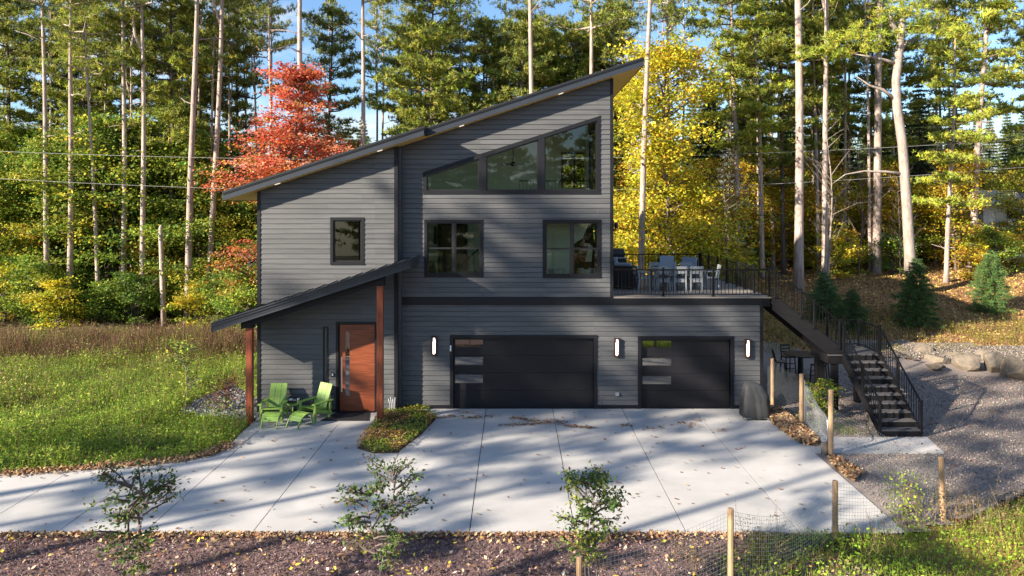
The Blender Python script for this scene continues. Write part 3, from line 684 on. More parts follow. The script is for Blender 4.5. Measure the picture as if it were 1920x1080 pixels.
def ottoman(label):
    r = empty('ottoman', label=label, cat='ottoman', group='lime green porch ottomans')
    m = M['lime']; pts = [(-.27, .20), (-.17, .33), (-.03, .395), (.11, .40), (.25, .36)]
    for i in range(len(pts) - 1):
        (y0, z0), (y1, z1) = pts[i], pts[i + 1]
        ym, zm = (y0 + y1) / 2, (z0 + z1) / 2; k = .92 / 2
        MB().bar((-.27, ym, zm), (.27, ym, zm), math.hypot(y1 - y0, z1 - z0) * .94, .022, up=(0, -(z1 - z0), (y1 - y0))).build('slat', m, r)
    for s in (-1, 1):
        MB().bar((s * .245, -.38, 0), (s * .245, -.20, .30), .03, .055).build('leg', m, r); MB().bar((s * .245, .30, 0), (s * .245, .22, .36), .03, .055).build('leg', m, r)
    return r
c1 = adirondack('lime green slatted lounge chair left of the small table, facing straight out'); c1.location = (X(515, 24.7), -1.25, .006)
c2 = adirondack('lime green slatted lounge chair nearest the front door, turned towards the left'); c2.location = (X(589, 24.6), -1.15, .006); c2.rotation_euler.z = math.radians(-32)
o1 = ottoman('lime green slatted footrest in front of the left lounge chair'); o1.location = (X(512, 24), -2.0, .006)
o2 = ottoman('lime green curved footrest in front of the turned lounge chair'); o2.location = (X(563, 23.9), -1.98, .006); o2.rotation_euler.z = math.radians(-30)
tb = empty('side_table', (X(550, 24.8), -1.05, .006), label='small lime green side table between the two lounge chairs', cat='table')
MB().lathe([(.22, .43), (.23, .44), (.23, .46), (.22, .47)], 20).build('table_top', M['lime'], tb)
for k in range(3):
    a = k * 2.09 + .5; MB().bar((.17 * math.cos(a), .17 * math.sin(a), 0), (.12 * math.cos(a), .12 * math.sin(a), .43), .03, .03).build('leg', M['lime'], tb)
cd = empty('caddy', (X(547, 24.8), -1.0, .476), label='black metal caddy box on the small green table', cat='caddy')
MB().box(-.16, .16, -.1, .1, 0, .02).box(-.16, -.145, -.1, .1, .02, .16).box(.145, .16, -.1, .1, .02, .16).box(-.145, .145, .085, .1, .02, .2).box(-.145, .145, -.1, -.09, .02, .09).build('tray', M['black'], cd)
MB().box(-.12, -.01, -.06, .06, .02, .13).build('napkins', M['white'], cd); MB().box(.02, .12, -.06, .06, .02, .11).build('box', M['galv'], cd)
jr = empty('tumbler', (X(559, 24.75), -1.16, .476), label='silver tumbler standing on the small green table', cat='cup')
MB().lathe([(.035, 0), (.04, .12), (.043, .16), (.03, .17)], 14).build('cup', M['steel'], jr); MB().lathe([(.044, .161), (.044, .18), (.02, .19)], 14).build('lid', M['white'], jr)
dm = MB().slab([(-6.35, -1.5), (-4.75, -1.5), (-4.9, -.55), (-6.05, -.55)], .007, .022).build('door_mat', M['rubber'], label='black door mat in front of the red-brown front door', cat='mat')
rd = empty('reed_ornament', (X(735, 25.2), -.62, 0), label='bundle of pale metal reeds standing by the wall beside the porch post', cat='ornament')
for k in range(4): MB().tube([(k * .05 - .08, 0, 0), (k * .055 - .09, 0, .3), (k * .075 - .14, 0, .50 + .05 * (k % 2))], [.006, .008, .014], 6).build('reed', M['white'], rd)

# grill under its cover
gr = empty('covered_grill', (X(1416, 24.75), -1.15, 0), label='barbecue grill hidden under a black fabric cover beside the narrow garage door', cat='grill')
prof = [(.06, 1.02), (.10, 1.05), (.35, 1.03), (.6, .99), (.80, .95), (.86, .86), (.95, .80), (1.06, .70), (1.14, .52), (1.19, .28), (1.20, .08)]
V = []; n = 48
for z, r in prof:
    for k in range(n):
        th = 2 * math.pi * k / n; c, s = math.cos(th), math.sin(th); e = (abs(c) ** 5 + abs(s) ** 5) ** (-1 / 5)
        fold = 1 + .05 * math.sin(5 * th + 2.5 * z) * (1.25 - z) + .045 * math.sin(13 * th + 4 * z) * (1.15 - z * .7)
        V.append((.43 * r * e * c * fold - .10 * max(0, z - .8) / .4, .30 * r * e * s * fold, z + .03 * math.sin(5 * th) * (z < .2)))
f = MB(); f.v = V
for i in range(len(prof) - 1):
    for k in range(n): f.f.append((i * n + k, i * n + (k + 1) % n, (i + 1) * n + (k + 1) % n, (i + 1) * n + k))
f.f.append(tuple((len(prof) - 1) * n + k for k in range(n))); f.build('cover', M['cover'], gr, smooth=True)
for x in (-.38, .36):
    f = MB(); f.tube([(x - .02, -.25, .06), (x + .02, -.25, .06)], .06, 12); f.build('wheel', M['galv'], gr)
f = MB(); f.box(-.42, .40, -.26, .26, .05, .09); f.build('base_shelf', M['galv'], gr)

# ---------------------------------------------------------------- deck furniture
def dining_chair(label, m, arms=False, cushion=None, group='grey chairs round the deck table'):
    r = empty('deck_chair', label=label, cat='chair', group=group)
    MB().cbox(-.23, .23, -.22, .22, .43, .455, .006).build('seat', m, r)
    for s in (-1, 1):
        MB().bar((s * .21, -.21, 0), (s * .21, -.20, .43 if not arms else .66), .045, .045).build('leg', m, r)
        MB().bar((s * .21, .24, 0), (s * .21, .20, .45), .045, .05).build('leg', m, r); MB().bar((s * .21, .20, .45), (s * .21, .30, .92), .045, .05).build('back_post', m, r)
        if arms: MB().bar((s * .235, -.23, .67), (s * .235, .25, .69), .06, .028).build('armrest', m, r)
    for z, h in ((.86, .13), (.70, .10)):
        y = .20 + (z - .45) * .21; MB().box(-.19, .19, y - .012, y + .012, z - h / 2, z + h / 2).build('back_slat', m, r)
    MB().box(-.19, .19, .18, .20, .33, .42).build('apron', m, r)
    return r
tdk = 28.2; ty = tdk - DY + .1; tz = DZ
tcx = (X(1215, tdk) + X(1312, tdk)) / 2 + .1
tt = empty('deck_table', (tcx, ty, tz), label='long grey slatted dining table on the roof deck', cat='table')
for i in range(6): MB().box(-1.0, 1.0, -.48 + i * .162, -.48 + i * .162 + .152, .70, .735).build('table_slat', M['deckboard'], tt)
for sx in (-1, 1):
    for sy in (-1, 1): MB().box(sx * .86 - .045, sx * .86 + .045, sy * .38 - .045, sy * .38 + .045, 0, .70).build('leg', M['grey_poly'], tt)
MB().box(-.9, .9, -.40, -.37, .6, .69).box(-.9, .9, .37, .40, .6, .69).build('apron', M['grey_poly'], tt)
cnear = ['grey deck chair with its back to the driveway, nearest the house of the three', 'grey deck chair with its back to the driveway, middle of the three', 'grey deck chair with its back to the driveway, nearest the stairs of the three']
cfar = ['grey deck chair on the far side of the table, nearest the house', 'grey deck chair on the far side of the table, in the middle', 'grey deck chair on the far side of the table, nearest the stairs']
proto = None
for i in range(3):
    xx = tcx - .62 + i * .60
    for side, lb in ((0, cnear[i]), (1, cfar[i])):
        c = dining_chair(lb, M['grey_poly']) if proto is None else copy_tree(proto)
        proto = proto or c; c['label'] = lb
        c.location = (xx, ty - .62 if side == 0 else ty + .64, tz); c.rotation_euler.z = math.pi if side == 0 else 0
ca = dining_chair('grey deck armchair at the house end of the table', M['grey_poly'], True); ca.location = (tcx - 1.35, ty - .35, tz); ca.rotation_euler.z = math.radians(105)
cb = copy_tree(ca); cb['label'] = 'grey deck armchair at the stair end of the table'; cb.location = (tcx + 1.32, ty - .1, tz); cb.rotation_euler.z = math.radians(-95)
def lounge(label, loc, rz):
    r = empty('lounge_chair', loc, rz, label=label, cat='lounge chair', group='dark wicker lounge chairs on the deck')
    MB().cbox(-.38, .38, -.36, .36, .08, .34, .03).build('seat_base', M['dark_poly'], r); MB().bar((0, .34, .2), (0, .44, .88), .74, .09).build('backrest', M['dark_poly'], r)
    for s in (-1, 1): MB().cbox(s * .42 - .05, s * .42 + .05, -.36, .38, .05, .6, .03).build('armrest', M['dark_poly'], r)
    MB().cbox(-.34, .34, -.34, .28, .35, .46, .04).build('seat_cushion', M['cushion'], r); MB().bar((0, .27, .46), (0, .36, .98), .62, .12).build('back_cushion', M['cushion'], r)
    return r
lounge('dark wicker lounge chair with grey cushion against the house corner of the deck', (X(1172, 28.4), 28.5 - DY, DZ), math.radians(160))
lounge('dark wicker lounge chair with grey cushion standing upright behind the table', (X(1258, 31.2), 31.6 - DY, DZ), math.radians(5))
lounge('dark wicker lounge chair near the right rail of the deck', (X(1291, 30.6), 31.0 - DY, DZ), math.radians(-35))
lounge('dark wicker lounge chair with a pale cushion near the deck grill', (X(1170, 31.0), 31.0 - DY, DZ), math.radians(80))
dg = empty('deck_grill', (X(1157, 31.5), 6.0, DZ), label='dark cabinet grill with a pale lid against the house wall on the deck', cat='grill')
MB().cbox(-.42, .42, -.3, .3, .1, .9, .02).build('cabinet', M['black'], dg); MB().box(-.45, .45, -.33, .33, .901, .94).build('counter', M['galv'], dg)
MB().tube([(-.35, .02, 1.05), (.35, .02, 1.05)], .26, 14).build('lid', M['black'], dg)
for s in (-1, 1):
    for q in (-1, 1): MB().box(s * .38 - .03, s * .38 + .03, q * .26 - .03, q * .26 + .03, 0, .1).build('leg', M['black'], dg)
wl2 = empty('deck_wall_lamp', Wd(1151, 422, 29), label='small black lamp fixed to the house side wall above the deck', cat='lamp')
MB().box(-.02, .0, -.06, .06, -.18, .18).build('plate', M['black'], wl2); MB().lathe([(.07, -.14), (.08, .02), (.05, .12)], 10, (.09, 0)).build('shade', M['black'], wl2)
# furniture seen through the windows
tb2 = empty('indoor_table', (X(878, 28), 1.4, 3.875), label='wooden table inside, seen through the left window', cat='table')
MB().box(-.55, .55, -.4, .4, .72, .76).build('table_top', M['deckboard'], tb2)
for s in (-1, 1): MB().box(s * .5 - .03, s * .5 + .03, -.35, .35, 0, .72).build('leg', M['deckboard'], tb2)
for i, (px, lb) in enumerate(((1043, 'white rounded chair inside the right window, left one'), (1100, 'white rounded chair inside the right window, right one'))):
    r = empty('indoor_chair', (X(px, 26.9), 1.0, 3.875), label=lb, cat='chair', group='white chairs inside')
    MB().lathe([(.02, .42), (.26, .46), (.30, .62), (.31, .90), (.285, .90), (.27, .64), (.05, .50)], 20).build('shell', M['white'], r)
    for k in range(4): a = k * 1.57 + .78; MB().bar((.25 * math.cos(a), .25 * math.sin(a), 0), (.1 * math.cos(a), .1 * math.sin(a), .44), .03, .03).build('leg', M['black'], r)
dl = empty('indoor_armchair', (X(820, 27.5), 1.3, 3.875), label='dark armchair inside the left window', cat='armchair')
MB().cbox(-.3, .3, -.3, .3, .1, .45, .04).build('seat', M['black'], dl); MB().bar((-.2, .2, .4), (-.28, .3, 1.1), .12, .5).build('backrest', M['black'], dl)
ps = empty('picture', Wd(816, 441, 29.8), label='narrow dark picture on the wall inside the left window', cat='picture'); MB().box(-.06, .06, 0, .03, -.35, .35).build('frame', M['black'], ps)
sc2 = empty('curtain', Wd(1098, 470, 27.2), label='dark pointed drape with a pale panel inside the right window', cat='curtain')
MB().prism([(-.45, -.9), (.45, -.9), (.40, .1), (.12, 1.0), (-.1, .45), (-.42, .25)], 0, .08).build('drape', mat('brown_drape', (.06, .035, .02), .9), sc2); MB().prism([(-.02, -.4), (.22, -.4), (.26, .15), (.1, .2)], -.02, -.004).build('panel', M['inner'], sc2)
fx, fy_, fz_ = X(962, 30), 4.07, 7.15 + (380 - 308) * 30 / 1400
fan = empty('ceiling_fan', (fx, fy_, fz_), label='black ceiling fan hanging behind the middle raked pane', cat='fan')
MB().tube([(0, 0, 0), (0, 0, top(fx) - fz_ - .15)], .02, 8).build('rod', M['black'], fan); MB().lathe([(.06, -.08), (.11, -.05), (.11, .04), (.04, .1)], 16).build('motor', M['black'], fan)
for k in range(3): a = k * 2.094 + .1; MB().bar((.1 * math.cos(a), .1 * math.sin(a), 0), (.75 * math.cos(a), .75 * math.sin(a), 0), .14, .015).build('blade', M['black'], fan)

# ---------------------------------------------------------------- patio table under the deck
pt = empty('patio_table', (X(1501, 30.2), 30.2 - DY, .02), label='round black bar-height table under the deck stairs', cat='table')
MB().lathe([(.66, .98), (.68, 1.0), (.68, 1.02), (.64, 1.03)], 28).build('table_top', M['black'], pt)
MB().lathe([(.3, 0), (.28, .05), (.12, .12), (.10, .9), (.2, .98)], 16).build('pedestal', M['black'], pt)
def bar_chair(label, x, y, rz):
    r = empty('bar_chair', (x, y, .02), rz, label=label, cat='bar chair', group='black bar chairs round the patio table')
    MB().cbox(-.22, .22, -.21, .21, .70, .73, .006).build('seat', M['stringer'], r); MB().cbox(-.2, .2, -.19, .19, .732, .76, .008).build('seat_cushion', mat('tan_cushion', (.22, .17, .13), .8) if 'tan_cushion' not in bpy.data.materials else bpy.data.materials['tan_cushion'], r)
    for s in (-1, 1):
        MB().bar((s * .22, -.24, 0), (s * .19, -.19, .70), .04, .04).build('leg', M['black'], r); MB().bar((s * .22, .28, 0), (s * .19, .20, .72), .04, .045).build('leg', M['black'], r); MB().bar((s * .19, .20, .72), (s * .19, .30, 1.18), .04, .045).build('back_post', M['black'], r)
    for z, h in ((1.13, .09), (1.0, .06), (.88, .06)): y_ = .20 + (z - .72) * .21; MB().box(-.17, .17, y_ - .01, y_ + .01, z - h / 2, z + h / 2).build('back_slat', M['black'], r)
    for z in (.25, .45): MB().box(-.2, .2, -.23, -.20, z, z + .03).build('stretcher', M['black'], r)
    return r
px0 = X(1501, 30.2); py0 = 30.2 - DY
bar_chair('black ladder-back bar chair left of the round table', px0 - .85, py0 - .1, math.radians(80))
bar_chair('black ladder-back bar chair behind the round table', px0 - .15, py0 + .95, math.radians(8))
bar_chair('black ladder-back bar chair in front of the round table', px0 + .42, py0 - .75, math.radians(190))
bar_chair('black ladder-back bar chair right of the round table, partly hidden by a deck post', px0 + .95, py0 + .0, math.radians(-95))

# ---------------------------------------------------------------- wire fence and gate
fence = empty('wire_fence', (9.0, -4.85, 0), label='welded wire garden fence on peeled cedar posts in the foreground right', cat='fence')
FO = Vector((9.0, -4.85, 0))
def fpost(px, ytop, d, nm_z=None, r=.065, lean=0.0):
    x, y = X(px, d), d - DY; zt = 7.15 - (ytop - 380) * d / 1400; zb = float(hgt(x, y)) - .1
    p = [(x - FO.x - lean, y - FO.y, zb), (x - FO.x - lean * .5, y - FO.y + .01, (zb + zt) / 2), (x - FO.x, y - FO.y, zt - .01), (x - FO.x, y - FO.y, zt)]
    MB().tube(p, [r * 1.04, r, r * .96, r * .86], 10).build('fence_post', M['wood_post'], fence); return (x, y, zt)
pA = fpost(1448, 672, 26.1, r=.07); pB = fpost(1503, 701, 24.0, r=.07); pC = fpost(1558, 731, 21.1, r=.07); pD = fpost(1566, 901, 15.9, r=.058); pE = fpost(1370, 953, 13.6, r=.058); pG = fpost(1086, 1043, 12.4, r=.055); pF = fpost(1764, 856, 16.9, r=.062, lean=-.06)
pH = (9.36, -6.3, 1.32)
def wires(a, b, h=1.2, dx=.075, dz=.075, r=.0022, sag=.06, top_off=.05):
    f = MB(); A, B = Vector((a[0], a[1], 0)), Vector((b[0], b[1], 0)); L = (B - A).length; n = max(2, int(L / dx))
    tp = [min(a[2], b[2]) - top_off - sag * math.sin(math.pi * i / n) if False else (a[2] + (b[2] - a[2]) * i / n) - top_off - sag * math.sin(math.pi * i / n) for i in range(n + 1)]
    P = [A.lerp(B, i / n) for i in range(n + 1)]
    loc = lambda p, z: (p.x - FO.x, p.y - FO.y, z)
    for i in range(n + 1):
        f.tube([loc(P[i], tp[i]), loc(P[i], tp[i] - h)], r, 3, False)
    rows = int(h / dz)
    for k in range(rows + 1):
        st_ = range(0, n + 1, max(1, n // 10)); q = [loc(P[i], tp[i] - k * h / rows) for i in st_]
        if len(q) > 1: f.tube(q, r * 1.2, 3, False)
    f.build('wire_panel', M['galv'], fence, kind='stuff')
wires(pG, pE, sag=.1); wires(pE, pD, sag=.35); wires(pD, pF, sag=.25); wires(pF, pH, h=1.15, sag=.12, r=.003); wires(pH, (pC[0], pC[1], 1.45), h=1.15, sag=.1); wires(pB, pA, sag=.12)
wires((8.7, -.3, 1.55), pA, sag=.06, dx=.05)
gt_ = empty('garden_gate', (pB[0] + .08, pB[1] - .1, 0), label='small galvanized chain-link gate hung between two cedar posts', cat='gate')
dvec = Vector((pC[0] + .0 - (pB[0] + .08), pC[1] + .12 - (pB[1] - .1), 0)); 
def gp(t, z): return (dvec.x * t, dvec.y * t, z)
MB().tube([gp(.03, .12), gp(.03, 1.28), gp(.07, 1.33), gp(.2, 1.27), gp(.45, 1.08), gp(.75, 1.0), gp(.9, .96), gp(.94, .90), gp(.94, .12), gp(.03, .12)], .019, 8).build('gate_frame', M['galv'], gt_, smooth=True)
MB().tube([gp(-.03, .1), gp(-.03, 1.45)], .02, 8).build('hinge_post', M['galv'], gt_)
f = MB(); ztop = lambda t: np.interp(t, [.03, .07, .2, .45, .75, .94], [1.28, 1.33, 1.27, 1.08, 1.0, .9])
LL = dvec.length; s_ = .085
for s2 in (-1, 1):
    t = -1.3
    while t < LL + 1.3:
        pts = [];
        for z in np.linspace(.12, 1.33, 20):
            u = (t + s2 * (z - .7)) / LL
            if .03 < u < .94 and z < ztop(u): pts.append(gp(u, z))
        if len(pts) > 1: f.tube([pts[0], pts[-1]], .0022, 3, False)
        t += s_
f.build('chain_link_mesh', M['galv'], gt_, kind='stuff')
f = MB(); f.box(-.03, .05, -.03, .03, 1.2, 1.26); f.box(-.03, .05, -.03, .03, .25, .31); f.build('hinge', M['galv'], gt_)

def rock_mesh(seed, sx, sy, sz, n=3):
    import bmesh
    bm = bmesh.new(); bmesh.ops.create_icosphere(bm, subdivisions=n, radius=1); r = random.Random(seed); pl = []
    for _ in range(14):
        v = Vector((r.gauss(0, 1), r.gauss(0, 1), r.gauss(0, .8))).normalized(); pl.append((v, r.uniform(.42, .78)))
    for v in bm.verts:
        p = v.co.copy()
        for nn, dd_ in pl:
            e = p.dot(nn) - dd_
            if e > 0: p -= nn * e * 1.0
        v.co = Vector((p.x * sx, p.y * sy, max(p.z, -.4) * sz))
    me = bpy.data.meshes.new('boulder'); bm.to_mesh(me); bm.free(); me.materials.append(M['rock']); return me
blist = [(1668, 672, .95, .5, .50), (1700, 684, .7, .55, .40), (1733, 680, 1.0, .6, .62), (1768, 690, .9, .5, .42), (1792, 684, 1.0, .6, .68), (1826, 697, .9, .55, .55), (1850, 688, .8, .5, .60), (1880, 700, 1.2, .6, .66), (1912, 710, .9, .6, .7), (1945, 716, 1.1, .6, .6), (1765, 700, .7, .4, .22)]
names = ['leftmost boulder of the row edging the gravel, half buried', 'low flat boulder, second from the left in the retaining row', 'angular boulder, third from the left in the retaining row', 'long low boulder below the gravel slope, fourth in the row', 'tall sharp-topped boulder near the middle of the retaining row', 'blunt boulder just right of the middle of the retaining row', 'narrow boulder wedged behind two larger ones at the right', 'large dark-hollowed boulder near the right picture edge', 'boulder at the right picture edge', 'boulder partly outside the right picture edge', 'thin slab of rock lying in front of the boulder row']
for i, (px, py, sx, sy, sz) in enumerate(blist):
    x, y = G(px, py); put('boulder', rock_mesh(i + 5, sx, sy, sz), None, (x, y + .3, .22), (0, 0, random.uniform(-.4, .4)), .95, label=names[i], cat='boulder', group='boulders edging the gravel')
put('boulder', rock_mesh(40, .24, .16, .42), None, (*G(1548, 850), .1), (0, .2, .4), 1, label='small orange-brown rock leaning on the gate post', cat='rock')
# background shed
sh = empty('shed', (X(1850, 56), 56 - DY, float(hgt(X(1850, 56), 30))), label='small white building glimpsed behind the trees at the far right', cat='shed')
z1 = 7.6 - sh.location.z
MB().box(-1.5, 3.2, -2, 2, -1, z1 - .55).build('wall', M['white'], sh)
MB().add([(-1.9, -2.4, z1 - .7), (3.6, -2.4, z1 - .7), (3.6, 0, z1 + .5), (-1.9, 0, z1 + .5), (3.6, 2.4, z1 - .7), (-1.9, 2.4, z1 - .7)], [(0, 1, 2, 3), (3, 2, 4, 5), (0, 3, 5), (1, 4, 2)]).build('roof', mat('pale_roof', (.62, .62, .63), .6), sh)
f = MB(); f.box(.2, 1.0, -2.05, -2.0, z1 - 1.6, z1 - .9); f.build('window', M['black'], sh)
# overhead lines
for i, (za, zb, ya, lb) in enumerate(((10.35, 10.0, 15.5, 'upper overhead cable crossing in front of the left trunks'), (8.55, 8.1, 15.5, 'lower overhead cable crossing in front of the left trunks'))):
    pts = []
    for t in np.linspace(0, 1, 31): pts.append((-34 + t * 72, 15.5 + t * 3 , za + (zb - za) * t + (1.2 * (t - .5) ** 2 if i else .8 * (t - .5) ** 2) * 4 - .9 + (1.6 * t * t if True else 0)))
    tag(MB().tube(pts, .013, 4, False).build('overhead_cable', M['cloth']), lb, 'cable', 'overhead cables')
# ---------------------------------------------------------------- tree builders
PINE = [(.20, .225, .05), (.26, .275, .055), (.15, .18, .045), (.32, .32, .07), (.12, .155, .045)]
PINE_Y = [(0.351, 0.390, 0.052), (0.273, 0.325, 0.046), (0.416, 0.416, 0.058), (0.208, 0.260, 0.046)]
SPR = [(0.078, 0.124, 0.046), (0.111, 0.156, 0.052), (0.065, 0.104, 0.039), (0.169, 0.195, 0.052)]
BLUE = [(.24, .28, .28), (.18, .22, .21), (.30, .33, .32)]
RED = [(.62, .15, .09), (.58, .10, .06), (.68, .25, .16), (.54, .20, .06), (.66, .33, .21), (.44, .09, .05)]
YEL = [(0.682, 0.550, 0.033), (0.572, 0.517, 0.033), (0.770, 0.572, 0.055), (0.440, 0.462, 0.039), (0.660, 0.440, 0.044), (0.374, 0.418, 0.033)]
YGR = [(0.408, 0.432, 0.048), (0.300, 0.360, 0.048), (0.540, 0.480, 0.054), (0.204, 0.276, 0.036), (0.600, 0.456, 0.060)]
GRN = [(0.125, 0.225, 0.037), (0.175, 0.288, 0.044), (0.100, 0.175, 0.031), (0.263, 0.338, 0.050)]
ORG = [(.55, .30, .045), (.45, .20, .04), (.60, .40, .06), (.30, .24, .04)]
MIX = GRN + YGR
def nv(s=1.0): return rng.normal(0, s, 3)
def pads(cd, c, r, n, pal, nl=11, L=.24, w=.035, thick=.35):
    """needle tufts spread over a flattened pad"""
    T = rng.normal(0, .5, (n, 3)) * np.array([r, r, r * thick]) + c
    P = np.repeat(T, nl, 0); D = rng.normal(0, 1, (len(P), 3)) + np.array([0, 0, .75])
    cols = np.repeat(pick(pal, n, .2), nl, 0) * rng.uniform(.8, 1.2, (len(P), 1))
    cd.blades(P, D, L * rng.uniform(.6, 1.15, len(P)), w, pal, cols=cols)
def trunk(mb, H, r0, r1=.05, bend=.15, n=9, pts=14, z0=-.4, flare=True):
    ph = rng.uniform(0, 6.28, 4); P = []; R = []
    for i in range(pts):
        t = i / (pts - 1); z = z0 + t * (H - z0)
        P.append((bend * (math.sin(2.2 * t * 3 + ph[0]) - math.sin(ph[0])) * t, bend * (math.sin(1.7 * t * 3 + ph[1]) - math.sin(ph[1])) * t, z))
        R.append(r0 + (r1 - r0) * t ** 1.1 + (.10 * r0 * 4 * max(0, .06 - t) / .06 if flare else 0))
    mb.tube(P, R, n); return P, R
def at_z(P, z):
    for a, b in zip(P, P[1:]):
        if b[2] >= z: t = (z - a[2]) / (b[2] - a[2]); return np.array([a[k] + (b[k] - a[k]) * t for k in range(3)])
    return np.array(P[-1])
def pine(seed, H, cb, spread, r0, pal, whorls=11, per=4, padr=.55, padn=9, bend=.15, fork=None, stubs=5, bark='bark_pale', up=.15, L=.25, w=.04, profile=None, nl=11, limbbark=None):
    global rng; rng = np.random.default_rng(seed); tb, cb_, cd = MB(), MB(), Cards()
    P, R = trunk(tb, H, r0, bend=bend)
    if fork:
        zf = fork; b0 = at_z(P, zf); s = rng.choice([-1, 1]); tb.tube([b0, b0 + np.array([s * .45, 0, 1.1]), b0 + np.array([s * .62, .1, 3.2]), b0 + np.array([s * .7, .1, 6.5])], [r0 * .45, r0 * .42, r0 * .35, r0 * .12], 8)
    for k in range(stubs):
        z = rng.uniform(cb * .45, cb); a = rng.uniform(0, 6.28); b0 = at_z(P, z); q = rng.uniform(.4, 1.8)
        e = b0 + np.array([math.cos(a) * q, math.sin(a) * q, q * rng.uniform(-.2, .45)]); m_ = (b0 + e) / 2 + nv(.06)
        tb.tube([b0, m_, e], [.035, .022, .008], 5)
    for i in range(whorls):
        t = i / (whorls - 1); z = cb + (H - cb) * (t ** .9) * .97
        ln = spread * (profile(t) if profile else (1 - t) ** .6 * (.75 + .5 * rng.random()) + .12)
        a0 = rng.uniform(0, 6.28)
        for k in range(per):
            if rng.random() < .12: continue
            a = a0 + k * 6.28 / per + rng.normal(0, .25); l = ln * rng.uniform(.55, 1.15); b0 = at_z(P, z + rng.uniform(-.25, .25))
            dx, dy = math.cos(a), math.sin(a); rise = up * (1 if t < .6 else 1.8)
            pts = [b0 + np.array([dx * l * s, dy * l * s, l * (rise * s + (.12 * s * s))]) + (nv(.05 * l) if 0 < s < 1 else 0) for s in (0, .3, .6, .85, 1)]
            cb_.tube(pts, [.022 + .014 * l, .02 + .008 * l, .02, .012, .006], 5, False)
            m_ = max(2, int(l / (padr * .75)))
            for j in range(m_):
                s = .42 + .6 * (j + rng.random() * .5) / m_; q = min(1, s); c = b0 + np.array([dx * l * q, dy * l * q, l * (rise * q + .12 * q * q)]) + np.array([-dy, dx, 0]) * rng.normal(0, .22 * l * s) + np.array([0, 0, .08])
                pads(cd, c, padr * rng.uniform(.7, 1.2), int(padn * rng.uniform(.6, 1.3)), pal, nl, L, w)
    pads(cd, np.array(P[-1]) + np.array([0, 0, -.2]), padr, padn, pal, nl, L, w, .9)
    return (tb.mesh('trunk', M[bark], True), cb_.mesh('limbs', M[limbbark or bark], True), cd.mesh('crown', M['needles']))
RND = lambda t: (.55 + .45 * math.sin(math.pi * (t * .85 + .1))) * (.45 if t > .93 else 1) * rng.uniform(.55, 1.1)
def spruce(seed, H, rb, r0, pal, z0=.6, whorls=26, per=6, bark='bark_dark', L=.2, w=.05, droop=.3, dens=1.0):
    global rng; rng = np.random.default_rng(seed); tb, lb, cd = MB(), MB(), Cards(); P, R = trunk(tb, H, r0, .02, bend=.05, n=7)
    for i in range(whorls):
        t = i / (whorls - 1); z = z0 + (H - z0) * t ** .92; ln = rb * (1 - t) ** .8 * rng.uniform(.8, 1.12) + .1; a0 = rng.uniform(0, 6.28)
        for k in range(per):
            a = a0 + k * 6.28 / per + rng.normal(0, .2); l = ln * rng.uniform(.7, 1.15); dx, dy = math.cos(a), math.sin(a); b0 = at_z(P, z)
            f_ = lambda s: b0 + np.array([dx * l * s, dy * l * s, -droop * l * s + droop * .75 * l * s * s])
            lb.tube([f_(0), f_(.5), f_(1)], [.03, .018, .006], 4, False)
            n = max(3, int(l * 13 * dens)); S_ = rng.uniform(.15, 1.0, n); C = np.stack([f_(s) for s in S_])
            C += np.stack([-dy * np.ones(n), dx * np.ones(n), np.zeros(n)], 1) * (rng.normal(0, .16, n) * l * (1.15 - S_))[:, None] + rng.normal(0, .04, (n, 3))
            nl = 5; Pp = np.repeat(C, nl, 0); D = rng.normal(0, .55, (len(Pp), 3)) + np.array([dx, dy, -.35 - droop * .5]); cols = np.repeat(pick(pal, n, .22), nl, 0)
            cd.blades(Pp, D, L * rng.uniform(.7, 1.5, len(Pp)), w, pal, cols=cols)
    return (tb.mesh('trunk', M[bark], True), lb.mesh('limbs', M[bark], True), cd.mesh('crown', M['needles']))
